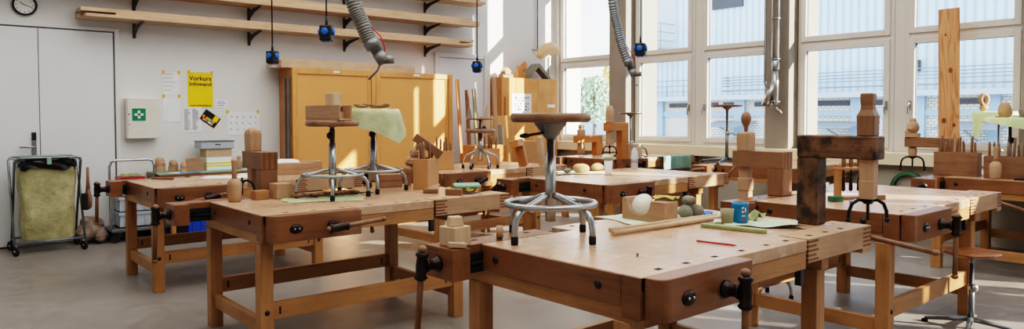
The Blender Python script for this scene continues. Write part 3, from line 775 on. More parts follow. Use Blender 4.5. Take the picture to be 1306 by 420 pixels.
# block with the half-round cradle
pts = [(-.15, 0), (.15, 0), (.15, .115), (.06, .115)]+[(-.03+.082*math.cos(a), .105+.075*math.sin(a)) for a in [-.05-(PI-.1)*i/12 for i in range(13)]]+[(-.12, .12), (-.15, .12)]
simple('cradle_block', 'wood block with a half-round hollow cut in its top', 'wood block', MB().prism(pts, -.055, .055, 'y'), 'lime_x', (3.075, 2.45, B), (0, 0, -PI/2-.05), .0025)
disc = MB().lathe([(0, 0), (.05, .002), (.058, .006), (.058, .010), (0, .012)], (0, 0, 0), 28)
simple('paper_disc', 'round white disc leaning in the hollow of the cradle block', 'disc', disc, 'cream', (3.055, 2.478, B+.09), (0, -1.0, .25), 0)
simple('yellow_rag', 'yellow rag lying on the cradle block', 'rag', MB().sheet(lambda u, v: Vector(((u-.5)*.1, (v-.5)*.12, .006+.014*abs(math.sin(5*u+4*v)))), 8, 8), 'yellowcloth', (3.12, 2.37, B+.117), (0, 0, .2), 0)
for k, (dx, dy, dz, r, nm) in enumerate(((0, 0, .035, .045, 'left lump of grey clay beside the cradle block'), (.06, -.03, .035, .042, 'right lump of grey clay beside the cradle block'), (.02, 0, .095, .035, 'top lump of the grey clay pile beside the cradle block'))):
    simple('clay_lump', nm, 'clay', MB().ball((0, 0, 0), (r, r*.9, r*.85), 12, 8, 0, None, .25, k), 'clay', (3.32+dx, 2.39+dy, B+dz), (0, 0, k), 0, 'grey clay lumps')
simple('blue_rag', 'small blue plastic scrap behind the clay lumps', 'scrap', MB().sheet(lambda u, v: Vector(((u-.5)*.1, (v-.5)*.07, .004+.02*abs(math.sin(4*u+2*v)))), 8, 6), 'blue', (3.46, 2.36, B), (0, 0, .4), 0)
def rod(label, p0, p1, r):
    v = Vector(p1)-Vector(p0)
    o = MB().tube([(0, 0, 0), (v.length*.45, 0, 0), (v.length*.46, 0, .001), (v.length, 0, 0)], [r*.85, r*.9, r, r*.9], 12).build('wooden_rod', 'pale_x', None, p0, (0, 0, math.atan2(v.y, v.x)))
    tag(o, label, 'rod', 'long wooden rods')
rod('rear one of the two long wooden rods on the nearest workbench', (2.60, 2.31, B+.014), (3.43, 2.27, B+.014), .014)
rod('front one of the two long wooden rods on the nearest workbench', (2.545, 2.245, B+.014), (3.50, 2.215, B+.014), .014)
def mug(label, loc, r, h, mat, mark=False, taper=.95):
    t = thing('mug', label, 'mug', loc, .3)
    MB().lathe([(0, .0), (r*taper, 0), (r, h*.2), (r, h*.9), (r*.97, h), (r*.88, h), (r*.88, h*.2), (0, h*.15)] if mark else [(0, 0), (r*.78, 0), (r*.9, h*.5), (r, h), (r*.9, h), (r*.72, h*.15), (0, h*.12)], (0, 0, 0), 28).build('cup', mat, t)
    if mark:
        a0 = -2.42
        e = MB()
        def pt(a, z): return (math.cos(a)*(r+.001), math.sin(a)*(r+.001), z)
        for i in range(14):                             # the red and white ring emblem
            p = 2*PI*i/14; q = 2*PI*(i+1)/14
            e.add([pt(a0+.30*math.cos(p), h*.68+.017*math.sin(p)), pt(a0+.30*math.cos(q), h*.68+.017*math.sin(q)), pt(a0+.16*math.cos(q), h*.68+.009*math.sin(q)), pt(a0+.16*math.cos(p), h*.68+.009*math.sin(p))], [(0, 1, 2, 3)], (i//2) % 2)
        for i in range(3):
            z = h*.36-i*.011
            e.add([pt(a0-.22+.1*j, z+k) for j, k in ((0, 0), (4, 0), (4, .005), (0, .005))], [(0, 1, 2, 3)], 1 if i else 0)
        e.build('emblem', ['white', 'red'], t)
    return t
mug('blue glazed mug with a red and white ring emblem', (3.33, 2.06, B+.009), .043, .105, 'bluecup', True)
mug('small greige clay cup standing in front of the blue mug', (3.235, 2.075, B+.009), .035, .078, 'greige')
def cloth(name, label, loc, rz, sx, sy, amp, mat, seed=0, nu=18, nv=14, h0=.004, cut=0):
    r = random.Random(seed); p = [r.uniform(0, 6) for _ in range(6)]
    def fn(u, v):
        e = 1+.10*math.sin(5*u+p[4])+.08*math.sin(7*v+p[5])
        z = h0+amp*abs(math.sin(5*u+3*v+p[0])*math.sin(3*u-6*v+p[1]))+amp*.35*(1+math.sin(11*u+p[2])*math.sin(9*v+p[3]))
        return Vector(((u-.5)*sx*e, (v-.5)*sy*e, z))
    return simple(name, label, 'cloth', MB().sheet(fn, nu, nv), mat, loc, (0, 0, rz), 0)
cloth('green_cloth', 'pale green rag spread under the mugs', (3.36, 1.98, B), -.75, .38, .22, .012, 'greencloth', 1)
simple('folded_cloth', 'olive green folded cloth along the front of the mugs', 'cloth', MB().prism(rbox(-.165, .165, -.026, .026, (.01,)*4, 3), 0, .018), 'olive', (3.14, 1.98, B), (0, 0, -1.42), .005)
cloth('green_cloth', 'crumpled olive rag behind the blue mug', (3.46, 2.10, B), .3, .16, .14, .04, 'olive', 7)
cloth('green_cloth', 'pale green rag under the cradle block', (3.12, 2.52, B), -.2, .42, .36, .003, 'greencloth', 3, h0=.001)
simple('red_pencil', 'red pencil lying on the nearest workbench', 'pencil', MB().tube([(-.093, 0, .0045), (.078, 0, .0045), (.093, 0, .0045)], [.0045, .0045, .001], 6), 'red', (2.731, 1.804, B), (0, 0, -1.41), 0)
simple('wood_chip', 'dark little shaving on the nearest workbench top', 'offcut', MB().obox((0, 0, .005), (.02, .008, .008), mat3(.3, .3, 0)), 'brown_x', (2.26, 1.86, B+.001), (0, 0, .6), 0)

# ------------------------------------------------------------------ left-centre bench things
def mallet(label, loc, s=1, rz=0):
    t = thing('carving_mallet', label, 'mallet', loc, rz, 'bottle-shaped carving mallets')
    MB().lathe([(.036*s, 0), (.042*s, .006*s), (.046*s, .06*s), (.048*s, .11*s), (.044*s, .135*s), (.03*s, .15*s), (.018*s, .158*s)], (0, 0, 0), 20).build('head', 'lime_z', t)
    MB().lathe([(.017*s, .157*s), (.0165*s, .2*s), (.018*s, .26*s), (.021*s, .275*s), (.019*s, .285*s), (0, .288*s)], (0, 0, 0), 16).build('handle', 'lime_z', t)
    return t
mallet('pale wooden mallet standing upright on the left-centre workbench', (1.70, 4.83, B), .98)
simple('wood_block', 'pale upright block in front of the left gallows post', 'wood block', MB().box(-.06, .06, -.055, .055, 0, .105), 'lime_z', (2.02, 4.83, B), (0, 0, .1))
simple('wood_block', 'low orange-brown block against the post of the left gallows', 'wood block', MB().box(-.05, .05, -.035, .035, 0, .062), 'beech_x', (1.88, 4.85, B), (0, 0, .1))
bw = MB().tube([(-.10, 0, .05), (-.085, 0, .15), (-.07, 0, .165), (.05, 0, .165)], .006, 8).tube([(-.075, -.03, .075), (-.05, -.03, .035), (0, -.03, .02), (.05, -.03, .035), (.065, -.03, .06)], .0085, 8)
cloth('green_cloth', 'sage green cloth under the row of chisels', (2.20, 4.56, B), -.35, .50, .34, .002, 'sagecloth', 11, h0=.001)
for k in range(9):
    t = thing('carving_chisel', 'steel carving chisel in the row on the sage cloth under the stool', 'chisel', (2.06+k*.052, 4.75+.02*math.sin(k*2.1), B+.006), -.95+.1*math.sin(k*1.7), 'chisels in a row on the sage cloth')
    MB().tube([(-.0, 0, .014), (.05, 0, .016), (.09, 0, .014)], [.011, .015, .010], 8).build('handle', 'brown_x', t)
    MB().obox((.145, 0, .010), (.11, .016, .005)).build('blade', 'iron', t)
# box and block on the stool seat
t = thing('wooden_box', 'open-ended wooden box lying on the stool seat', 'box', (2.285, 4.635, B+.54), -1.38)
MB().box(-.19, .19, -.055, .055, 0, .012).box(-.19, .19, -.055, -.043, .012, .105).box(-.19, .19, .043, .055, .012, .105).box(-.19, .10, -.043, .043, .093, .105).box(-.19, -.178, -.043, .043, .012, .093).build('box_body', 'lime_x', t, bevel=.002)
MB().box(.10, .112, -.043, .043, .012, .06).build('divider', 'pale_y', t)
simple('wood_block', 'small pale block on top of the open-ended box', 'wood block', MB().box(-.042, .042, -.042, .042, 0, .085), 'pale_z', (2.31, 4.60, B+.645), (0, 0, -1.3))
for k, (dx, rz) in enumerate(((-.055, .3), (.03, -.2))):
    c = MB().ball((0, 0, .012), (.075 if k else .05, .028, .012), 14, 7, 0, None, .12, k).ball((-.05 if k else -.035, 0, .02), (.03, .02, .01), 8, 5).ball((.055 if k else .03, 0, .022), (.03, .016, .012), 8, 5)
    simple('carved_leaf', ('right' if k else 'left')+' dark carved leaf dish on the cloth-draped stool', 'carving', c, 'brown_x', (2.72+dx*1.2, 4.78-dx*.9, B+.632), (0, 0, rz-.6), 0)
# tool box with chisels on the right of the left-centre bench
def handle_row(box_label, loc, rz, w, dpt, h, n, hh, mat='mdf', hmat='brown_z', seed=0, lip=True, dense=1):
    t = thing('tool_box', box_label, 'tool box', loc, rz, 'wooden tool boxes holding chisels')
    b_ = MB(); q = .01
    b_.box(-w/2, w/2, -dpt/2, -dpt/2+q, 0, h); b_.box(-w/2, w/2, dpt/2-q, dpt/2, 0, h)
    b_.box(-w/2, -w/2+q, -dpt/2+q, dpt/2-q, 0, h); b_.box(w/2-q, w/2, -dpt/2+q, dpt/2-q, 0, h); b_.box(-w/2+q, w/2-q, -dpt/2+q, dpt/2-q, 0, q)
    b_.build('box_body', mat, t, bevel=.002)
    if lip: MB().box(-w/2-.008, w/2+.008, -dpt/2-.008, -dpt/2, 0, .014).build('base_strip', 'pale_x', t)
    r = random.Random(seed)
    for k in range(n):
        x = -w/2+.03+(w-.06)*k/max(1, n-1); y = r.uniform(-dpt*.25, dpt*.25); a = h+hh*r.uniform(.55, 1)
        c, s = math.cos(rz), math.sin(rz)
        p = (loc[0]+c*x-s*y, loc[1]+s*x+c*y, loc[2]+.012)
        lab = seed_labels.get(seed, 'chisel handle sticking out of a tool box')
        ct = thing('carving_chisel', lab, 'chisel', p, r.uniform(0, 6), seed_groups.get(seed, 'chisels'))
        ct.rotation_euler = (r.uniform(-.06, .06), r.uniform(-.06, .06), 0)
        MB().lathe([(.004, 0), (.004, a*.5), (.009, a*.52)], (0, 0, 0), 8).build('blade', 'greysteel', ct)
        MB().lathe([(.008, a*.5), (.0105, a*.6), (.011, a*.9), (.009, a*.985), (.004, a)], (0, 0, 0), 10).build('handle', hmat, ct)
    return t
seed_labels = {1: 'chisel upright in the tall tool box at the left-centre workbench end', 2: 'chisel upright in the small tool box left of the spider-legged stool', 3: 'chisel upright in the tool box right of the spider-legged stool', 4: 'chisel upright in the left big chisel box on the right-edge workbench', 5: 'chisel upright in the right big chisel box on the right-edge workbench'}
seed_groups = {1: 'chisels in the tall tool box', 2: 'chisels in the small tool box', 3: 'chisels in the tool box by the stools', 4: 'chisels in the left big box', 5: 'chisels in the right big box'}
handle_row('tall tool box with chisels at the right end of the left-centre workbench', (3.20, 4.79, B), .70, .32, .12, .235, 7, .13, 'mdf', seed=1)
handle_row('small tool box with chisels left of the spider-legged stool', (4.45, 6.32, B), -.55, .21, .14, .20, 5, .14, 'mdf', seed=2, lip=False)
handle_row('tool box with chisels right of the spider-legged stool', (5.27, 6.62, B), -.15, .30, .13, .19, 10, .17, 'mdf', seed=3, lip=False)
handle_row('left one of the two big chisel boxes on the right-edge workbench', (7.62, 2.41, B), PI/2+.02, .37, .12, .22, 8, .15, 'brown_x', seed=4)
handle_row('right one of the two big chisel boxes, cut by the photo edge', (7.56, 1.90, B), PI/2+.02, .52, .12, .20, 11, .17, 'brown_x', seed=5)
# leaning carving behind the tall box
sc_ = MB().obox((0, 0, .05), (.05, .05, .1)).ball((0, 0, .12), (.05, .04, .05), 8, 5, 0, None, .3, 2).ball((.012, 0, .20), (.045, .04, .05), 8, 5, 0, None, .3, 3).ball((.03, 0, .27), (.035, .03, .045), 8, 5, 0, None, .3, 4).ball((.045, 0, .33), (.02, .02, .04), 8, 5, 0, None, .2, 5)
simple('carved_figure', 'angular carved figure leaning behind the tall tool box', 'carving', sc_, 'lime_z', (3.17, 5.02, B), (0, .12, -.4), 0)
pl_ = MB().box(-.13, .13, -.03, .03, 0, .07)
o = simple('wood_plane', 'dark brown wood block leaning slantwise on the tall tool box', 'wood block', pl_, 'brown_x', (3.24, 4.86, B+.30), (0, .62, -.55), .006)
simple('wood_block', 'square pale blocks bundle left of the tall tool box', 'wood block', MB().box(-.09, .09, -.045, .045, 0, .05).box(-.09, .09, -.045, .045, .052, .105), 'lime_x', (3.0, 5.01, B), (0, 0, -.3))
simple('wood_offcut', 'left one of two small wood offcuts near the bench front edge', 'offcut', MB().box(-.055, .055, -.02, .02, 0, .032), 'brown_x', (2.98, 4.40, B), (0, 0, -.85))
simple('wood_offcut', 'right one of two small wood offcuts near the bench front edge', 'offcut', MB().box(-.06, .06, -.025, .025, 0, .045), 'brown_x', (3.03, 4.18, B), (0, 0, -.85))
cloth('yellow_cloth', 'mustard yellow rag under the teal pouch on the left-centre workbench', (3.20, 4.26, B), .5, .22, .2, .028, 'yellowcloth', 21)
simple('teal_pouch', 'flat teal pouch on the mustard rag', 'pouch', MB().prism(rbox(-.1, .1, -.06, .06, (.02,)*4, 3), 0, .02), 'teal', (3.20, 4.25, B+.045), (.1, 0, -.5), .006)

# ------------------------------------------------------------------ far-left bench things and desk at the wall
def flatpaper(label, loc, rz, w, h, name='paper_sheet', mat='paper'): return simple(name, label, 'paper', MB().box(-w/2, w/2, -h/2, h/2, 0, .002), mat, loc, (0, 0, rz), 0)
flatpaper('left white sheet lying on the farthest left workbench', (2.35, 6.86, B), -.5, .42, .3)
flatpaper('right white sheet lying on the farthest left workbench', (2.72, 7.0, B), -.35, .40, .3)
simple('wood_strip', 'thin wood strip lying near the corner of the farthest left workbench', 'wood strip', MB().box(-.12, .12, -.012, .012, 0, .018), 'brown_x', (1.82, 7.0, B), (0, 0, -1.0))
simple('wood_block', 'long hollow wood block on the farthest left workbench', 'wood block', MB().box(-.2, .2, -.07, .07, 0, .05).box(-.2, .2, -.07, -.04, .05, .11).box(-.2, .2, .04, .07, .05, .11), 'lime_x', (2.96, 6.78, B), (0, 0, -.3))
simple('wood_block', 'square wood block behind the hollow block on the farthest left workbench', 'wood block', MB().box(-.12, .12, -.06, .06, 0, .11), 'lime_x', (3.22, 6.98, B), (0, 0, -.2))
cr = MB().ball((0, 0, .05), (.11, .08, .06), 16, 10, 0, None, .45, 9)
simple('crumpled_paper', 'crumpled white paper behind the hollow wood block', 'paper', cr, 'paper', (3.0, 7.0, B+.035), (0, 0, 0), 0)
t = thing('narrow_desk', 'narrow desk against the back wall behind the far-left workbench', 'desk', (2.95, 9.14, 0))
MB().box(-.68, .85, -.28, .29, .70, .755).build('desk_frame', 'apron_x', t, bevel=.003)
MB().box(-.68, .85, -.28, .29, .755, .765).build('green_top', 'teal', t)
for x in (-.55, .77):
    for y in (-.25, .22): MB().box(x, x+.05, y, y+.05, 0, .70).build('leg', 'beech_z', t)
DZ = .765
def headcarve(label, loc, s, rz, seed):
    m = MB().obox((0, 0, .04*s), (.10*s, .09*s, .08*s)).ball((0, 0, .11*s), (.06*s, .055*s, .07*s), 12, 8, 0, None, .2, seed).ball((.03*s, -.03*s, .10*s), (.03*s, .03*s, .03*s), 8, 6)
    simple('head_carving', label, 'carving', m, 'lime_z', loc, (0, 0, rz), 0, 'rough carved heads on the desk')
headcarve('left rough carved head on the wall desk', (2.36, 9.20, DZ), 1.0, .2, 1)
headcarve('middle rough carved head on the wall desk', (2.50, 9.16, DZ), .85, .8, 2)
headcarve('right low rough carved head on the wall desk', (2.60, 9.10, DZ), .7, 1.4, 3)
simple('house_block', 'house-shaped wood block left of the stacked boxes', 'wood block', MB().prism([(-.1, 0), (.1, 0), (.1, .13), (.03, .17), (-.1, .15)], -.06, .06, 'y'), 'lime_x', (2.74, 9.14, DZ), (0, 0, -.3))
t = thing('cardboard_box', 'white box with yellow stripes on the wall desk', 'box', (3.02, 9.22, DZ))
MB().box(-.15, .15, -.12, .12, 0, .16).build('carton', 'white', t, bevel=.003)
MB().box(-.151, .151, -.121, .121, .075, .095).box(-.151, .151, -.121, .121, .045, .062).build('stripe', 'yellow', t)
simple('wooden_tray', 'light wooden box stacked on the striped white box', 'box', MB().box(-.155, .155, -.12, .12, 0, .105), 'pale_x', (3.02, 9.22, DZ+.16))
t = thing('grey_case', 'grey plastic case on top of the stacked boxes', 'case', (3.0, 9.21, DZ+.265))
MB().box(-.2, .2, -.13, .13, 0, .085).build('case_body', 'crate', t, bevel=.008, seg=2)
MB().box(-.205, .205, -.135, .135, .085, .10).build('lid', 'greysteel', t, bevel=.004)
MB().box(-.03, -.01, -.132, -.13, .045, .06).box(-.005, .005, -.132, -.13, .045, .058).box(.01, .03, -.132, -.13, .045, .058).build('lettering', 'ink', t)
fg = MB().lathe([(.035, 0), (.04, .01), (.034, .07), (.04, .09), (.02, .115), (.025, .14), (.022, .16), (0, .165)], (0, 0, 0), 14)
simple('small_figurine', 'small turned wooden figurine right of the stacked boxes', 'carving', fg, 'lime_z', (3.27, 9.12, DZ), (0, 0, 0), 0)
simple('green_roll', 'rolled sage mat at the back of the wall desk', 'roll', MB().cyl((-.23, 0, .04), (.23, 0, .04), .04), 'sagecloth', (3.5, 9.30, DZ), (0, 0, 0), 0)
for k, (x, y, rz, mm, lab) in enumerate(((2.52, 8.99, .2, 'paper', 'white leaflet on the front left of the wall desk'), (2.62, 8.93, -.2, 'blueink', 'blue printed leaflet overlapping the white one on the wall desk'), (3.35, 8.95, .1, 'paper', 'white leaflet on the right part of the wall desk'))):
    flatpaper(lab, (x, y, DZ+.002*k), rz, .21, .14, 'leaflet', mm)
# gallery of blue crate under the desk
def crate(label, loc, rz, w, dpt, h, mat, name='storage_crate', group=None):
    t = thing(name, label, 'crate', loc, rz, group)
    m = MB(); q = .012
    m.box(-w/2, w/2, -dpt/2, -dpt/2+q, .0, h-.02).box(-w/2, w/2, dpt/2-q, dpt/2, 0, h-.02).box(-w/2, -w/2+q, -dpt/2+q, dpt/2-q, 0, h-.02).box(w/2-q, w/2, -dpt/2+q, dpt/2-q, 0, h-.02).box(-w/2, w/2, -dpt/2, dpt/2, 0, .012)
    m.build('bin', mat, t)
    r = MB()
    for a, c, d_, e in ((-w/2-.012, w/2+.012, -dpt/2-.012, -dpt/2+q), (-w/2-.012, w/2+.012, dpt/2-q, dpt/2+.012), (-w/2-.012, -w/2+q, -dpt/2, dpt/2), (w/2-q, w/2+.012, -dpt/2, dpt/2)):
        r.box(a, c, d_, e, h-.035, h)
    for x in (-w*.38, -w*.12, w*.12, w*.38): r.box(x-.006, x+.006, -dpt/2-.01, -dpt/2+.002, .02, h-.035)
    for y in (-dpt*.3, dpt*.3): r.box(-w/2-.01, -w/2+.002, y-.006, y+.006, .02, h-.035)
    r.build('rim', mat, t, bevel=.002)
    return t
crate('blue storage crate under the wall desk', (2.79, 9.10, 0), 0, .38, .34, .30, 'bluecrate')
crate('dark storage crate left of the blue crate under the wall desk', (2.525, 9.10, 0), 0, .09, .3, .28, 'black', 'small_crate')

# trolley with crates
t = thing('platform_trolley', 'platform trolley with a bent tube handle carrying grey crates', 'trolley', (2.10, 9.19, 0))
MB().box(-.30, .24, -.2, .2, .12, .155).build('platform', 'greysteel', t, bevel=.004)
MB().tube([(-.30, -.17, .15), (-.31, -.17, .86), (-.29, -.17, .915), (-.25, -.17, .935), (.10, -.17, .935), (.14, -.17, .915), (.155, -.17, .86), (.155, -.165, .70)], .014, 10).build('handle_tube', 'chrome', t)
for x, y in ((-.26, -.16), (-.26, .16), (.18, -.16), (.18, .16)):
    c = MB().lathe([(.045, -.014), (.05, -.01), (.05, .01), (.045, .014)], (0, 0, .05), 16, R=mat3(PI/2)).box(-.012, .012, -.02, .02, .07, .12).build('caster', 'rubber', t, (x, y, 0))
for k in range(3):
    crate('grey plastic crate on the platform trolley, '+('lowest of its stack', 'middle one of its stack', 'topmost of its stack')[k], (2.11, 9.22, .157+k*.177), 0, .42, .30, .176, 'crate', group='grey crates on the trolley')
t = thing('red_tray', 'shallow red tray with green scraps on the grey crates', 'tray', (2.045, 9.22, .684))
MB().box(-.13, .13, -.14, .14, 0, .05).build('tray', 'red', t, bevel=.006)
MB().sheet(lambda u, v: Vector(((u-.5)*.2, (v-.5)*.2, .055+.03*abs(math.sin(9*u)*math.sin(7*v)))), 12, 10).build('scraps', 'olive', t)

# laundry trolley with sack
t = thing('sack_trolley', 'folding chromed sack trolley beside the double door', 'trolley', (1.20, 9.06, 0))
xa, xb = -.30, .29
def U(yb, yt, off, zt=1.0):
    a, b2 = xa-off, xb+off
    return [(a, yb, .1), (a, yb+(yt-yb)*.95, zt-.04), (a+.015, yt, zt-.012), (a+.05, yt, zt), (b2-.05, yt, zt), (b2-.015, yt, zt-.012), (b2, yb+(yt-yb)*.95, zt-.04), (b2, yb, .1)]
for nm, yb, yt, off in (('front_frame', -.24, .17, .02), ('rear_frame', .20, -.21, 0)):
    MB().tube(U(yb, yt, off), .0125, 10).build(nm, 'tubegrey', t)
MB().tube([(xa, -.24, .13), (xb, -.24, .13)], .011, 8).tube([(xa, .2, .13), (xb, .2, .13)], .011, 8).tube([(xa, -.24, .13), (xa, .2, .13)], .011, 8).tube([(xb, -.24, .13), (xb, .2, .13)], .011, 8).build('base_frame', 'greysteel', t)
MB().tube([(xa, -.21, .985), (xa, .17, .985)], .008, 8).tube([(xb, -.21, .985), (xb, .17, .985)], .008, 8).build('top_tie', 'tubegrey', t)
for x in (xa-.01, xb+.01):
    for y in (-.24, .2):
        c = MB().lathe([(.046, -.012), (.05, -.008), (.05, .008), (.046, .012)], (0, 0, .05), 16, R=mat3(0, PI/2, .4)).build('caster', 'rubber', t, (x, y, 0))
        MB().tube([(0, 0, .1), (.0, .016, .085), (0, .016, .05)], .01, 6).ball((0, 0, .05), .018, 8, 6).build('fork', 'chrome', c)
t2 = thing('waste_sack', 'yellowish woven sack with black liner hanging in the trolley', 'sack', (1.20, 9.05, 0))
def sackf(u, v):
    a = 2*PI*u; e = lambda c: math.copysign(abs(c)**.45, c)
    w = .252+.006*math.sin(3*v*PI)+.01*v; dd = .17+.015*math.sin(2*v*PI)
    k = 1+.016*math.sin(7*a+9*v)*math.sin(PI*v)+.012*math.sin(4*a-13*v)+.01*math.sin(13*a+5*v)
    return Vector((e(math.cos(a))*w*k*(1-.06*(1-v)), e(math.sin(a))*dd*k, .14+.76*v))
MB().sheet(sackf, 56, 24).build('woven_bag', 'sack', t2)
def linf(u, v):
    a = 2*PI*u; e = lambda c: math.copysign(abs(c)**.5, c)
    k = 1+.03*math.sin(9*a+7*v)+.02*math.sin(17*a)
    return Vector((e(math.cos(a))*.262*k, e(math.sin(a))*.195*k, .88+.09*v+.02*math.sin(6*a)*(1-v)))
MB().sheet(linf, 60, 6).build('black_liner', 'linerbag', t2)
MB().box(-.02, .02, -.215, -.2, .93, 1.0).build('blue_clip', 'teal', t2)
t = thing('hand_brush', 'dark bristled hand brush hanging on the sack trolley', 'brush', (1.555, 8.88, .42), .3)
MB().tube([(0, 0, .18), (0, 0, .34), (0, 0, .46)], [.024, .015, .013], 10).build('handle', 'brown_z', t)
MB().lathe([(.01, 0), (.05, .03), (.058, .13), (.035, .2), (.018, .23)], (0, 0, 0), 14, R=Matrix.Diagonal((.6, 1, 1))).build('brush_body', 'brown_z', t)
MB().box(-.055, -.02, -.04, .04, .0, .18).build('bristles', 'black', t, bevel=.006)
hp = MB().ball((-.02, 0, .09), (.13, .14, .12), 18, 10, 0, None, .35, 4).ball((.08, -.06, .06), (.08, .1, .08), 14, 8, 0, None, .4, 6).ball((.0, .04, .17), (.09, .09, .11), 12, 8, 0, None, .45, 8)
simple('plastic_bundle', 'crumpled brownish plastic bundle on the floor between the trolleys', 'plastic bundle', hp, 'brownbag', (1.655, 9.24, .03), (0, 0, -.1), 0)

# ------------------------------------------------------------------ wall things
t = thing('wall_clock', 'round black-rimmed wall clock above the double door', 'clock', (1.085, YB, 2.648))
Rw = mat3(PI/2)
MB().lathe([(.115, 0), (.118, .03), (.108, .045), (.096, .04), (.094, .025)], (0, 0, 0), 40, R=Rw, cap=False).build('rim', 'black', t)
MB().lathe([(.0, .0265), (.0955, .0265)], (0, 0, 0), 40, R=Rw, cap=False).build('dial', 'white', t)
hh = MB()
for k in range(12):
    a = k*PI/6; hh.obox((.078*math.sin(a), -.0275, .078*math.cos(a)), (.006, .002, .016), mat3(0, a, 0))
hh.build('hour_marks', 'ink', t)
for a, l, w in ((1.92, .08, .006), (-1.05, .055, .008)):
    MB().obox((.45*l*math.sin(a), -.029, .45*l*math.cos(a)), (w, .002, l), mat3(0, a, 0)).build('hand', 'ink', t)
t = thing('first_aid_cabinet', 'cream first-aid cabinet with a green cross sign on the wall', 'cabinet', (2.22, YB, 1.17))
MB().box(-.175, .175, -.12, 0, 0, .475).build('body', 'cream', t, bevel=.006, seg=2)
dr = MB().box(-.165, .175, -.13, -.121, .0, .475).build('door', 'cream', t, bevel=.003)
MB().box(-.118, .028, -.134, -.13, .21, .355).build('green_sign', 'green', dr)
MB().box(-.058, -.032, -.1365, -.134, .235, .33).box(-.093, .003, -.1365, -.134, .27, .295).build('cross', 'white', dr)
MB().ball((-.15, -.13, .285), .008, 8, 6).ball((-.15, -.13, .165), .006, 8, 6).build('lock', 'black', dr)
MB().box(-.11, .0, -.1312, -.13, .10, .115).build('label_strip', 'paper', dr)

def wallpaper_sheet(name, label, x0, x1, z0, z1, mat='paper', tilt=0, tape=(), lines=None, cat='paper'):
    t = thing(name, label, cat, ((x0+x1)/2, YB-.002, (z0+z1)/2)); t.rotation_euler = (0, tilt, 0)
    w, h = (x1-x0)/2, (z1-z0)/2
    MB().box(-w, w, -.002, 0, -h, h).build('sheet', mat, t)
    if tape:
        tp = MB()
        for (a, b2) in tape: tp.box(a*w-.014, a*w+.014, -.004, 0, b2*h-.022, b2*h+.022)
        tp.build('tape', 'tape', t)
    if lines:
        r = random.Random(len(label)); m = MB(); lines(m, w, h, r); m.build('print', ['greyink', 'ink', 'blueink'], t)
    return t
def textlines(cols, n, dens=.8):
    def f(m, w, h, r):
        for c in range(cols):
            xa_ = -w*.85+c*(1.75*w/cols)
            for k in range(n):
                z = h*.85-k*(1.7*h/n); m.box(xa_, xa_+1.5*w/cols*r.uniform(.5, 1), -.003, -.002, z-.003, z+.003)
    return f
def sketches(nx, nz, mi=1):
    def f(m, w, h, r):
        for i in range(nx):
            for k in range(nz):
                cx_, cz_ = -w*.75+1.5*w*i/max(1, nx-1)+r.uniform(-.01, .01), -h*.55+1.1*h*k/max(1, nz-1)
                for _ in range(3):
                    a = r.uniform(0, 3); l = r.uniform(.012, .022)
                    m.obox((cx_+r.uniform(-.012, .012), -.0025, cz_+r.uniform(-.01, .01)), (l, .001, .005), mat3(0, a, 0), mi if _ else 0)
    return f
wallpaper_sheet('paper_sheet', 'upper blank-looking white sheet taped left of the yellow poster', 2.474, 2.672, 1.683, 1.972, tape=((-.9, 1), (.9, 1)), lines=textlines(1, 5))
wallpaper_sheet('paper_sheet', 'lower white sheet taped below the other, left of the poster', 2.474, 2.672, 1.362, 1.680, tape=((-.9, 1), (.9, 1)))
wallpaper_sheet('paper_note', 'small white handwritten note right of the yellow poster', 3.103, 3.254, 1.54, 1.642, lines=lambda m, w, h, r: [m.box(-w*.8, w*.5*r.uniform(.6, 1.3), -.003, -.002, z*h-.004, z*h+.004, 2) for z in (.5, .1, -.4)])
wallpaper_sheet('printed_sheet', 'printed text sheet below the yellow poster', 2.70, 2.925, 1.232, 1.545, lines=textlines(2, 26))
wallpaper_sheet('drawing_sheet', 'white sheet of little pencil sketches on the wall, farthest right', 3.24, 3.665, 1.19, 1.49, tape=((-.96, 1), (.9, 1)), lines=sketches(5, 3))
def card(m, w, h, r):
    for i in range(7):
        for k in range(2): m.box(-w*.85+i*w*.25, -w*.85+i*w*.25+w*.2, -.004, -.002, -h*.75+k*h*.5, -h*.75+k*h*.5+h*.38, r.choice((0, 1, 2)))
t = wallpaper_sheet('postcard', 'tilted dark postcard with coloured squares under the poster', 2.92, 3.14, 1.325, 1.475, 'ink', .62, cat='postcard')
cm = MB(); rnd = random.Random(3)
for i in range(7):
    for k in range(2): cm.box(-.095+i*.024, -.095+i*.024+.018, -.004, -.002, -.06+k*.032, -.04+k*.032+.006, rnd.randrange(5))
cm.build('colour_squares', ['white', 'red', 'tape', 'blueink', 'yellow'], t)
MB().box(.03, .09, -.006, -.002, .0, .07).build('sticky_note', 'sagecloth' if False else 'yellow', t)
t = wallpaper_sheet('yellow_poster', 'bright yellow poster with black lettering taped to the wall', 2.765, 3.07, 1.545, 1.985, 'yellow', tape=((-.9, 1), (.9, 1)), cat='poster')
def lettering(txt, size, loc, parent, bold=.0, mat='ink', width=.2):
    cu = bpy.data.curves.new('lettering', 'FONT'); cu.body = txt; cu.size = size; cu.align_x = 'CENTER'; cu.offset = bold; cu.extrude = .0005
    tmp = bpy.data.objects.new('tmp', cu); COL.objects.link(tmp)
    me = bpy.data.meshes.new_from_object(tmp.evaluated_get(bpy.context.evaluated_depsgraph_get()))
    bpy.data.objects.remove(tmp); me.materials.clear(); me.materials.append(M[mat])
    o = bpy.data.objects.new('lettering', me); COL.objects.link(o); o.parent = parent; o.location = loc; o.rotation_euler = (PI/2, 0, 0); xs = [v.co.x for v in me.vertices]; o.scale = (width/(max(xs)-min(xs)), 1, 1)
    return o
lettering('Vorkurs', .080, (0, -.004, .118), t, .0016, width=.27)
lettering('Infowand', .066, (0, -.004, .052), t, .0012, width=.265)
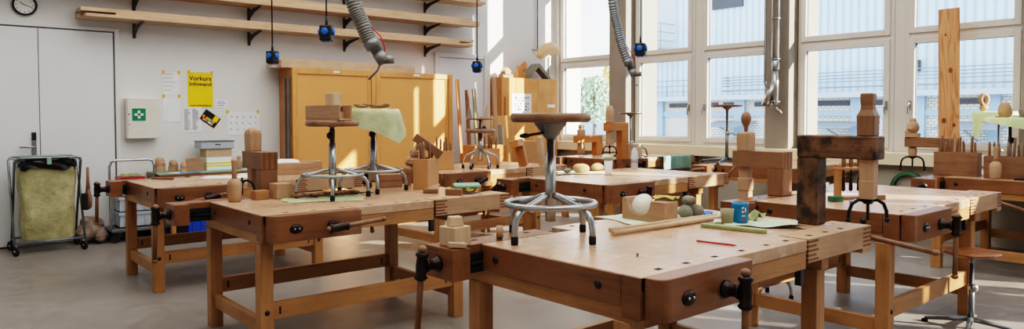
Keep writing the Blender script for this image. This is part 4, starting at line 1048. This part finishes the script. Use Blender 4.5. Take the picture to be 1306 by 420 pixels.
lettering('www.vorkursinfo.ch', .030, (0, -.004, -.205), t, .0006, width=.25)

# plank racks
brk = None
def bracket(label, x, z):
    t = thing('shelf_bracket', label, 'shelf bracket', (x, YB, z), 0, 'iron brackets of the plank racks')
    MB().box(-.018, .018, -.012, 0, -.10, .075).build('wall_plate', 'bracket', t, bevel=.002)
    MB().prism([(-.012, -.02), (-.012, .035), (-.41, .068), (-.425, .078), (-.43, .06), (-.40, .045), (-.16, .0), (-.05, -.05), (-.012, -.09)], -.012, .012, 'x').build('arm', 'bracket', t, bevel=.002)
pos = ['leftmost', 'second from the left', 'third from the left', 'rightmost']
for zb, nm, ids in ((2.46, 'bottom', (0, 1, 2, 3)), (2.775, 'middle', (0, 1, 2, 3)), (3.14, 'top', (2, 3))):
    for i in ids: bracket('dark iron bracket under the %s plank rack, %s' % (nm, pos[i] if nm != 'top' else ('left of two in view', 'rightmost')[i-2]), (2.17, 3.54, 4.915, 6.30)[i], zb)
def planks(zb, nm, specs):
    for (x0, x1, y0, y1, z0, z1, lab) in specs:
        simple('plank', 'pale pine plank on the %s wall rack, %s' % (nm, lab), 'plank', MB().box(x0, x1, y0, y1, zb+z0, zb+z1), 'pale_x', (0, 0, 0), (0, 0, 0), .003, 'pine planks on the wall racks')
planks(2.537, 'bottom', ((1.60, 6.95, 9.05, 9.22, 0, .035, 'lowest front one'), (1.56, 7.05, 9.225, 9.42, 0, .04, 'lowest one at the wall'), (1.90, 6.7, 9.07, 9.21, .037, .062, 'thin middle one'), (1.56, 7.0, 9.10, 9.40, .064, .105, 'topmost long one'), (1.58, 2.1, 9.22, 9.40, .042, .062, 'short piece at the left end')))
planks(2.852, 'middle', ((-.4, 7.08, 9.05, 9.22, 0, .04, 'lowest front one'), (-.4, 6.9, 9.225, 9.42, 0, .04, 'lowest one at the wall'), (-.4, 7.1, 9.07, 9.23, .042, .08, 'middle one'), (-.4, 7.0, 9.12, 9.38, .082, .12, 'topmost one')))
planks(3.217, 'top', ((1.2, 7.2, 9.05, 9.22, 0, .04, 'lowest front one'), (1.2, 7.28, 9.225, 9.42, 0, .05, 'lowest one at the wall'), (1.2, 7.1, 9.06, 9.2, .042, .09, 'upper front one')))

# tambour cupboards with lumber on top
CZ = 2.065
def cupboard(label, x0, x1):
    t = thing('tambour_cupboard', label, 'cupboard', (x0, 9.0, 0), 0, 'tall tambour cupboards')
    w = x1-x0
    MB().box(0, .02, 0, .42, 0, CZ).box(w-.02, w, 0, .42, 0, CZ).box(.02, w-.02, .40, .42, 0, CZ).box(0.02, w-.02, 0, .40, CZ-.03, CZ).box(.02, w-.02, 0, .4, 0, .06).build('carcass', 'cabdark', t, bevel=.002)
    MB().box(0, .07, -.012, 0, 0, CZ).box(w-.07, w, -.012, 0, 0, CZ).box(.07, w-.07, -.012, 0, CZ-.075, CZ).box(.07, w-.07, -.012, 0, 0, .06).build('face_frame', 'cab', t, bevel=.003)
    MB().box(.07, w-.07, .006, .014, .06, CZ-.075).build('tambour_door', 'tambour', t)
    MB().box(w-.125, w-.085, -.006, .01, .06, CZ-.075).build('pull_strip', 'cab', t)
    MB().box(w*.47, w*.55, -.014, -.012, CZ-.045, CZ-.02).build('label_strip', 'paper', t)
    return t
cupboard('left tall tambour-door cupboard under the lumber', 3.93, 5.165)
cupboard('right tall tambour-door cupboard, partly in sunlight', 5.17, 6.50)
MB_ = MB().box(0, .05, -.10, .0, 0, 2.0)
simple('metal_rack', 'grey metal frame leaning on the left side of the cupboards', 'metal frame', MB().box(-.02, .0, -.0, .03, 0, 1.95).box(-.02, 0, .10, .13, 0, 1.95).box(-.02, 0, .03, .10, 1.92, 1.95).box(-.02, 0, .03, .10, 0, .03), 'greysteel', (3.915, 9.05, 0))
for (x0, x1, y0, y1, z0, z1, lab) in ((3.72, 5.6, 9.16, 9.34, 0, .045, 'lowest pine board on top of the cupboards'), (3.80, 5.85, 9.03, 9.13, 0, .10, 'thick pine beam along the front on top of the cupboards'), (3.78, 5.2, 9.16, 9.38, .047, .13, 'upper pine board at the back on top of the cupboards')):
    simple('lumber_board', lab, 'board', MB().box(x0, x1, y0, y1, CZ+z0, CZ+z1), 'pale_x', group='boards on top of the cupboards')

# corner cupboard
t = thing('corner_cupboard', 'orange wooden cupboard in the corner by the window', 'cupboard', (7.60, 9.12, 0))
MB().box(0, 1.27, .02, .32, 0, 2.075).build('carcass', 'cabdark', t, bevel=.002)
for i, (a, c) in enumerate(((0, .30), (.305, .80), (.805, 1.27))):
    dd = MB().box(a, c, -.0, .02, .08, 2.07).build('door', 'cab', t, bevel=.003)
    if i == 0: MB().box(.04, .07, -.02, 0, 1.35, 1.75).build('pull', 'cabdark', dd)
MB().box(1.03, 1.21, -.004, 0, 1.58, 1.63).build('label_strip', 'paper', t)
t = thing('printed_sheet', 'sheet of small printed pictures on the corner cupboard door', 'paper', (8.03, 9.118, 1.645))
MB().box(-.22, .22, -.002, 0, -.165, .165).build('sheet', 'paper', t)
m_ = MB(); rnd = random.Random(8)
for i in range(6):
    for k in range(5):
        if rnd.random() < .75: m_.box(-.15+i*.055, -.15+i*.055+rnd.uniform(.02, .045), -.003, -.002, -.12+k*.05, -.12+k*.05+rnd.uniform(.012, .035), rnd.randrange(2))
m_.build('print', ['greyink', 'ink'], t)
ch = MB().prism([(-.29, 0), (-.22, 0), (0, .20), (.24, 0), (.31, 0), (.03, .265), (-.04, .265)], -.08, .08, 'y')
simple('roof_shape', 'grey-brown wooden gable shape on top of the corner cupboard', 'carving', ch, 'clay', (8.50, 9.28, 2.077), (0, 0, 0), .003)
simple('carved_bird', 'winged carving standing on top of the corner cupboard', 'carving', MB().box(-.09, .09, -.05, .05, 0, .1).ball((0, 0, .14), (.08, .05, .07), 8, 6, 0, None, .4, 1).ball((.08, 0, .2), (.06, .04, .1), 8, 6, 0, mat3(0, .5, 0), .35, 3), 'orange_z', (8.12, 9.26, 2.077), (0, 0, 0), 0)
simple('carved_lump', 'rough lumpy carving at the left on the corner cupboard', 'carving', MB().box(-.12, .12, -.05, .05, 0, .06).ball((0, 0, .1), (.12, .07, .07), 9, 6, 0, None, .35, 6), 'lime_x', (7.80, 9.26, 2.077), (0, 0, 0), 0)
t = thing('hanging_gourd', 'beige tapered wooden form held on a bracket above the corner cupboard', 'carving', (8.70, 9.2, 2.6))
G_ = 1.35
MB().tube([(a*G_, b2, c*G_) for a, b2, c in [(-.17, 0, -.10), (-.165, 0, -.095), (-.14, 0, -.085), (-.08, 0, -.045), (-.02, 0, -.005), (.05, 0, .015), (.11, 0, .0), (.15, 0, -.035), (.172, 0, -.062), (.178, 0, -.07)]], [q*1.3 for q in (.008, .035, .055, .075, .085, .092, .09, .075, .04, .01)], 20).build('form', 'pink', t)
MB().tube([(-.13, .25, .0), (-.13, .0, -.02), (-.10, -.08, -.02), (.05, -.09, -.02)], .01, 8).build('bracket', 'steel', t)
tag(MB().tube([(8.67, YB-.03, CEIL), (8.67, YB-.03, 2.55)], .012, 8).tube([(8.95, YB-.02, 2.5), (8.95, YB-.02, 1.2)], .01, 8).build('conduit_pipe', 'greysteel'), 'thin grey conduit running down the back wall above the corner cupboard', 'pipe')

# leaning offcuts by the second door
cuts = [(6.50, .055, 2.0, .03, 'tallest slim board at the left of the leaning lumber', 'orange_z', 0), (6.63, .045, 1.84, .05, 'brown post leaning second from the left', 'brown_z', .02), (6.72, .06, 1.86, .03, 'grey-brown board beside the brown post', 'greige', 0), (7.07, .07, 2.05, .03, 'tall slat leaning against the corner cupboard', 'lime_z', .03), (6.84, .05, 1.52, .04, 'short pale strip in the middle of the leaning lumber', 'pale_z', -.06), (6.97, .045, 1.60, .03, 'thin slanted strip crossing the leaning lumber', 'pale_z', .12), (7.16, .12, 1.30, .05, 'dark grey short board before the corner cupboard', 'clay', 0), (6.78, .05, 1.42, .04, 'short orange strip in the leaning lumber', 'orange_z', .05), (7.33, .05, 1.24, .05, 'short pale post before the corner cupboard', 'pale_z', 0)]
for k, (x, w, h, dpt, lab, mt, ti) in enumerate(cuts):
    simple('lumber_offcut', lab, 'lumber', MB().box(-w/2, w/2, 0, dpt, 0, h), mt, (x-ti*h*.8, 8.68-.06*(k % 4), 0), (-.09, ti, 0), .002, 'lumber leaning by the corner')
simple('plywood_panel', 'orange plywood panel leaning low against the corner cupboard', 'panel', MB().box(0, .50, 0, .02, 0, 1.44), 'cab', (7.22, 8.86, 0), (-.07, 0, 0), .002)
simple('cardboard_carton', 'tan carton standing behind the chisel box near the corner', 'box', MB().box(-.17, .17, -.12, .12, 0, 1.04), 'mdf', (7.42, 8.34, 0), (0, 0, 0), .004)
simple('cardboard_carton', 'tall tan crate behind the spider-legged stool', 'box', MB().box(-.3, .3, -.15, .15, 0, 1.0), 'orange_x', (6.62, 8.35, 0), (0, 0, 0), .004)

# ------------------------------------------------------------------ hanging power boxes, hoses and the exhaust pipe
def pendant(label, loc, rz, s=1, plug='blue'):
    t = thing('hanging_power_box', label, 'power box', loc, rz, 'hanging power boxes')
    MB().tube([(0, 0, .12*s), (0, 0, CEIL-loc[2])], .007, 8).tube([(0, 0, .06*s), (0, 0, .14*s)], [.014, .009], 8).build('cord', 'black', t)
    MB().obox((0, 0, 0), (.1*s, .1*s, .13*s)).build('housing', 'black', t, bevel=.012, seg=2)
    for k in range(4):
        a = k*PI/2
        MB().lathe([(.027*s, 0), (.030*s, .014*s), (.024*s, .019*s), (0, .019*s)], (.048*s*math.cos(a), .048*s*math.sin(a), .012), 14, R=mat3(0, PI/2, a)).build('socket', plug, t)
    MB().obox((0, 0, -.068*s), (.07*s, .07*s, .014)).build('base_plate', plug, t)
pendant('blue and black power box hanging near the drawing sheet, leftmost of the four', (2.876, 7.049, 2.02), .5, .95)
pendant('blue power box hanging just left of the grey suction hose', (3.019, 6.143, 2.19), .85, 1.1)
pendant('small power box hanging before the second door', (5.295, 6.821, 2.02), .7)
pendant('power box hanging in front of the window near the pillar', (6.314, 5.164, 2.165), .5, 1.1)

def hose(label, pts, r, nozzle, hook, loc):
    t = thing('suction_hose', label, 'hose', loc, 0, 'hanging suction hoses')
    L0 = Vector(loc); P = [Vector(p)-L0 for p in pts]
    # resample with Catmull-Rom, ribbed radius
    out = []
    for i in range(len(P)-1):
        a, b2, c, d_ = P[max(i-1, 0)], P[i], P[i+1], P[min(i+2, len(P)-1)]
        n = max(6, int((c-b2).length/.006))
        for k in range(n):
            u = k/n; out.append(.5*((2*b2)+(-a+c)*u+(2*a-5*b2+4*c-d_)*u*u+(-a+3*b2-3*c+d_)*u**3))
    MB().tube(out, [r*(1 if (i//2) % 2 else .86) for i in range(len(out))], 16).build('ribbed_hose', 'copper' if r > .06 else 'greysteel', t)
    e = out[-1]; dv = (out[-1]-out[-12]).normalized()
    MB().tube([e-dv*.05, e+dv*.02, e+dv*.021, e+dv*.10], [r*1.02, r*1.02, r*.72, r*.72], 18).build('cuff', 'greysteel', t)
    nz = e+dv*.10
    MB().tube([nz-dv*.02, nz+dv*nozzle], [r*.8, r*.8], 18).tube([nz+dv*nozzle*.6+rr*.0, nz+dv*nozzle*.6+rr*r*1.5], [r*.55, r*.5], 14).build('nozzle', 'copper', t)
    MB().tube([e-dv*.28+rr*r, e-dv*.1+rr*r*1.7, e+rr*r*1.35, e+dv*.08+rr*r*.8], .006, 6).build('red_cable', 'red', t)
    MB().tube([nz+dv*nozzle, nz+dv*(nozzle+.02)-rr*.05, nz+dv*(nozzle+.05)-rr*.09-Vector((0, 0, .03)), nz-rr*.10-Vector((0, 0, .22))] if hook else [nz+dv*nozzle, nz+dv*(nozzle+.03)-rr*.03, nz+dv*(nozzle+.05)-rr*.02-Vector((0, 0, .06)), nz+dv*(nozzle+.04)+rr*.02-Vector((0, 0, .07))], .009, 8).build('hook', 'greysteel', t)
C0 = Vector((0, 0, 1.42))
hose('ribbed grey suction hose hanging over the left part of the room', [(3.0, 6.02, CEIL), (3.05, 6.0, 3.6), (3.10, 5.96, 2.9), (3.161, 5.902, 2.479), (3.221, 5.842, 2.266), (3.262, 5.80, 2.13), (3.295, 5.77, 2.06)], .072, .08, True, (3.0, 6.02, CEIL))
hose('slimmer ribbed suction hose hanging in front of the concrete pillar', [(6.25, 5.63, CEIL), (6.27, 5.61, 3.6), (6.316, 5.583, 2.767), (6.35, 5.54, 2.45), (6.399, 5.487, 2.178), (6.44, 5.44, 2.03)], .056, .06, False, (6.25, 5.63, CEIL))
t = thing('exhaust_pipe', 'galvanised vertical exhaust pipe with branch at the window pillar', 'pipe', (8.8, 4.935, 1.45))
MB().tube([(0, 0, .72), (0, 0, CEIL-1.45)], .052, 20).build('riser', 'steel', t)
MB().lathe([(.052, 0), (.052, .05), (.045, .13), (.04, .14)], (0, 0, .58), 20, R=mat3(0, 0, 0)).build('reducer', 'steel', t)
MB().tube([(0, 0, .60), (0, 0, .12)], .042, 16).build('down_pipe', 'steel', t)
MB().tube([(0, 0, .42), (-.02, .07, .25), (-.03, .13, .11)], [.042, .045, .05], 16).build('branch', 'steel', t)
for z in (.72, 1.25, .16): MB().lathe([(.054, -.012), (.06, -.012), (.06, .012), (.054, .012)], (0, 0, z), 18).build('clamp', 'greysteel', t)
MB().tube([(0, -.01, .12), (.0, -.03, .06), (0, -.07, .04), (0, -.09, .0)], .012, 8).build('hook', 'steel', t)
MB().tube([(-.02, .14, CEIL-1.45), (-.02, .14, .42), (-.02, .12, .36), (-.02, .05, .33)], .016, 10).build('side_pipe', 'copper', t)

# ------------------------------------------------------------------ middle bench things
def lumpstone(label, loc, r, seed, mat='stone', rot=0, group='stones'):
    simple('stone', label, 'stone', MB().ball((0, 0, r[2]*.86), r, 14, 9, 0, None, .16, seed), mat, loc, (0, 0, rot), 0, group)
cloth('green_cloth', 'pale green cloth under the two stones on the middle workbench', (5.22, 4.98, B), -.7, .5, .34, .003, 'greencloth', 31, h0=.001)
lumpstone('left tan stone on the middle workbench cloth', (5.17, 4.98, B+.009), (.085, .055, .045), 1, rot=-.6)
lumpstone('right tan stone on the middle workbench cloth', (5.46, 5.02, B+.009), (.065, .05, .042), 4, rot=-.4)
lumpstone('small dark pebble at the left end of the cloth on the middle workbench', (5.02, 5.02, B+.009), (.045, .035, .025), 8, 'clay')
t = thing('lidded_cup', 'clear plastic cup with a green lid on the middle workbench', 'cup', (5.22, 4.66, B))
MB().lathe([(.032, 0), (.034, .01), (.042, .145), (.04, .145), (.032, .012), (0, .01)], (0, 0, 0), 20).build('cup', 'paper', t)
MB().lathe([(.044, .14), (.046, .145), (.046, .165), (.04, .172), (0, .172)], (0, 0, 0), 20).build('lid', 'green' if False else 'olive', t)
t = thing('water_bottle', 'clear plastic water bottle on the middle workbench', 'bottle', (6.02, 5.0, B))
MB().lathe([(.035, 0), (.038, .01), (.038, .15), (.034, .19), (.015, .225), (.014, .24)], (0, 0, 0), 18).build('bottle', 'clear', t)
MB().lathe([(.0385, .07), (.0385, .13)], (0, 0, 0), 18).build('label_band', 'crate', t)
MB().lathe([(.016, .235), (.016, .26), (0, .26)], (0, 0, 0), 12).build('cap', 'blueink', t)
tg = MB().tube([(-.07, 0, .015), (.02, 0, .02), (.07, .01, .02)], [.012, .016, .02], 10).ball((.06, .0, .022), (.03, .025, .02), 8, 6)
simple('wooden_tool', 'small turned wooden tool at the far right of the middle workbench', 'tool', tg, 'brown_x', (6.2, 4.33, B), (0, 0, -.5), 0)
# bits on the benches by the window
def flap(u, v):
    x = (u-.5)*.62; w = v*.42
    return Vector((x+.01*math.sin(6*v), max(0, .24-w)-.014*min(1, w/.24)-.012*math.sin(14*u)*max(0, (w-.24)/.18), .008+.01*abs(math.sin(9*u)*math.sin(8*v))*(w < .24)-max(0, w-.24)))
simple('teal_cloth', 'teal cloth hanging over the front edge of the bench under the hose pillar', 'cloth', MB().sheet(flap, 30, 24), 'teal', (8.35, 6.165, B), (0, 0, 0), 0)
simple('wood_block', 'pale upright block right of the sunlit orange gallows', 'wood block', MB().box(-.07, .07, -.06, .06, 0, .20), 'pale_z', (7.48, 6.20, B+.0), (0, 0, .1))
simple('bent_handle', 'bent grey tube standing right of the pale upright block', 'tube', MB().tube([(-.09, 0, 0.0), (-.09, 0, .05), (-.06, 0, .11), (.03, 0, .12), (.08, 0, .09), (.1, 0, .0)], .012, 8), 'greysteel', (8.1, 6.62, B), (0, 0, -.6), 0)
# chisel rack on the right bench
t = thing('chisel_rack', 'small wooden rack with gouges on the right workbench', 'tool rack', (4.94, 2.20, B), -.55)
MB().box(-.12, .12, -.05, .05, 0, .018).build('base', 'beech_x', t, bevel=.002)
for x in (-.115, .10): MB().box(x, x+.016, -.035, .035, .018, .235).build('post', 'beech_z', t, bevel=.002)
MB().box(-.12, .12, -.04, .04, .20, .216).build('shelf', 'beech_x', t, bevel=.002)
for k, x in enumerate((-.065, -.01, .05)):
    g = thing('carving_chisel', 'gouge hanging blade-down in the small wooden rack', 'chisel', (4.94+x*math.cos(-.55), 2.20+x*math.sin(-.55), B+.05), -.55, 'gouges in the small wooden rack')
    MB().lathe([(.003, 0), (.016, .01), (.014, .06), (.006, .1), (.006, .16)], (0, 0, 0), 10, R=Matrix.Diagonal((1, .4, 1))).build('blade', 'iron', g)
    MB().lathe([(.009, .155), (.014, .18), (.014, .25), (.01, .275), (0, .28)], (0, 0, 0), 10).build('handle', 'brown_z', g)
simple('green_box', 'low dark green box at the foot of the small chisel rack', 'box', MB().box(-.04, .04, -.03, .03, 0, .035), 'darkgreen', (4.70, 2.20, B), (0, 0, -.55))
for k, (x, y, rz, lab) in enumerate(((4.80, 2.12, .3, 'left flat steel file lying by the small chisel rack'), (4.90, 2.06, .2, 'right flat steel file lying by the small chisel rack'))):
    simple('steel_file', lab, 'file', MB().box(-.1, .1, -.01, .01, 0, .006).box(-.16, -.1, -.013, .013, 0, .016), ['steel', ], (x, y, B+.001), (0, 0, rz), .001)
simple('wood_offcut', 'little reddish wood offcut by the small chisel rack', 'offcut', MB().box(-.05, .05, -.02, .02, 0, .03), 'brown_x', (5.02, 2.06, B), (0, 0, -.3))
cloth('green_cloth', 'pale green rag hanging at the far edge of the right workbench', (5.35, 2.62, B), .3, .18, .12, .05, 'greencloth', 51)
t = thing('tape_roll', 'small white and blue tape roll by the right-centre gallows', 'tape roll', (4.98, 2.55, B), .4)
MB().lathe([(.018, -.012), (.035, -.012), (.035, .012), (.018, .012), (.018, -.012)], (0, 0, .035), 20, R=mat3(PI/2), cap=False).build('roll', 'white', t)
MB().lathe([(.012, -.013), (.018, -.013), (.018, .013), (.012, .013)], (0, 0, .035), 16, R=mat3(PI/2)).build('core', 'blue', t)
# right-edge bench
mallet('pale bottle-shaped mallet standing in front of the big chisel boxes', (7.41, 2.04, B), 1.0)
simple('dark_tool', 'small dark tool lying beside the right mallet', 'tool', MB().tube([(-.08, 0, .012), (0, 0, .015), (.08, 0, .01)], [.008, .013, .009], 8), 'iron', (7.40, 1.82, B), (0, 0, -1.0), 0)
t = thing('pine_plank', 'tall knotty pine plank leaning against the right windows', 'plank', (8.93, 2.912, .986))
o = MB().box(-.012, .012, -.105, .105, 0, 1.63).build('board', 'fir', t, rot=(-.014, 0, 0), bevel=.002)
lumpstone('large tan stone on the cloth-covered stool at the right edge', (7.99, 2.13, B+.552), (.075, .065, .075), 21)
lumpstone('grey stone beside the tan one at the far right edge', (8.04, 1.98, B+.552), (.06, .055, .05), 23, 'clay')
rg = MB().tube([(.035*math.cos(a)*(1+.15*math.sin(a)), 0, .115+.055*math.sin(a)) for a in [2*PI*i/20 for i in range(20)]], .022, 8, closed=True).ball((0, 0, .03), (.05, .04, .035), 10, 6, 0, None, .2, 2)
simple('ring_carving', 'ring-shaped pale carving on the draped stool before the window', 'carving', rg, 'lime_z', (8.59, 2.48, B+.612), (0, 0, -.75), 0)
simple('tape_stack', 'small multicoloured tape stack on the sill left of the big gallows', 'tape roll', MB().lathe([(.02, 0), (.045, .0), (.045, .03), (.02, .03)], (0, 0, 0), 16).lathe([(.02, .032), (.042, .032), (.042, .06), (.02, .06)], (0, 0, 0), 16, 1).lathe([(.018, .062), (.03, .062), (.03, .09), (0, .092)], (0, 0, 0), 12, 2), ['yellowcloth', 'blue', 'red'], (8.93, 4.62, .985), (0, 0, 0), 0)
tag(MB().lathe([(.15, -.03), (.19, -.03), (.19, .03), (.15, .03), (.15, -.03)], (0, 0, 0), 28, R=mat3(0, PI/2, 0), cap=False).build('hose_coil', 'darkgreen', None, (8.957, 3.34, .58)), 'round dark green hose coil on the wall under the sill', 'hose coil')
# ------------------------------------------------------------------ light
sun = bpy.data.lights.new('sun', 'SUN'); so = bpy.data.objects.new('sun', sun); COL.objects.link(so)
sd = Vector((-.58, 1, -.51)).normalized()
so.rotation_euler = sd.to_track_quat('-Z', 'Y').to_euler()
sun.energy = 16; sun.angle = .009; sun.color = (1, .90, .74)
def area(loc, sx, sy, e, col, rot=(0, 0, 0)):  # large unseen fill panels under the ceiling, added to brighten the interior
    l = bpy.data.lights.new('fill_light', 'AREA'); l.shape = 'RECTANGLE'; l.size = sx; l.size_y = sy; l.energy = e; l.color = col
    o = bpy.data.objects.new('fill_light', l); COL.objects.link(o); o.location = loc; o.rotation_euler = rot
area((3.5, 5.5, CEIL-.05), 7, 5, 210, (1, .975, .94))
area((3.0, .0, CEIL-.05), 7, 4, 170, (1, .975, .94))
w = bpy.data.worlds.new('World'); scene.world = w; w.use_nodes = True
nt = w.node_tree; nt.nodes.clear()
wo = nt.nodes.new('ShaderNodeOutputWorld'); bg = nt.nodes.new('ShaderNodeBackground')
tc = nt.nodes.new('ShaderNodeTexCoord'); sp = nt.nodes.new('ShaderNodeSeparateXYZ'); nt.links.new(tc.outputs['Generated'], sp.inputs[0])
c = ramp(nt, sp.outputs[2], [(0, srgb(250, 250, 250)), (.25, srgb(236, 241, 248)), (.9, srgb(204, 220, 242))])
nt.links.new(c, bg.inputs[0]); bg.inputs[1].default_value = 2.6
nt.links.new(bg.outputs[0], wo.inputs[0])
scene.view_settings.view_transform = 'Filmic'
scene.view_settings.look = 'High Contrast'
scene.view_settings.exposure = .45
scene.cycles.use_denoising = True
scene.cycles.max_bounces = 8
scene.cycles.diffuse_bounces = 4
scene.cycles.caustics_reflective = False
scene.cycles.caustics_refractive = False
scene.cycles.sample_clamp_indirect = 6
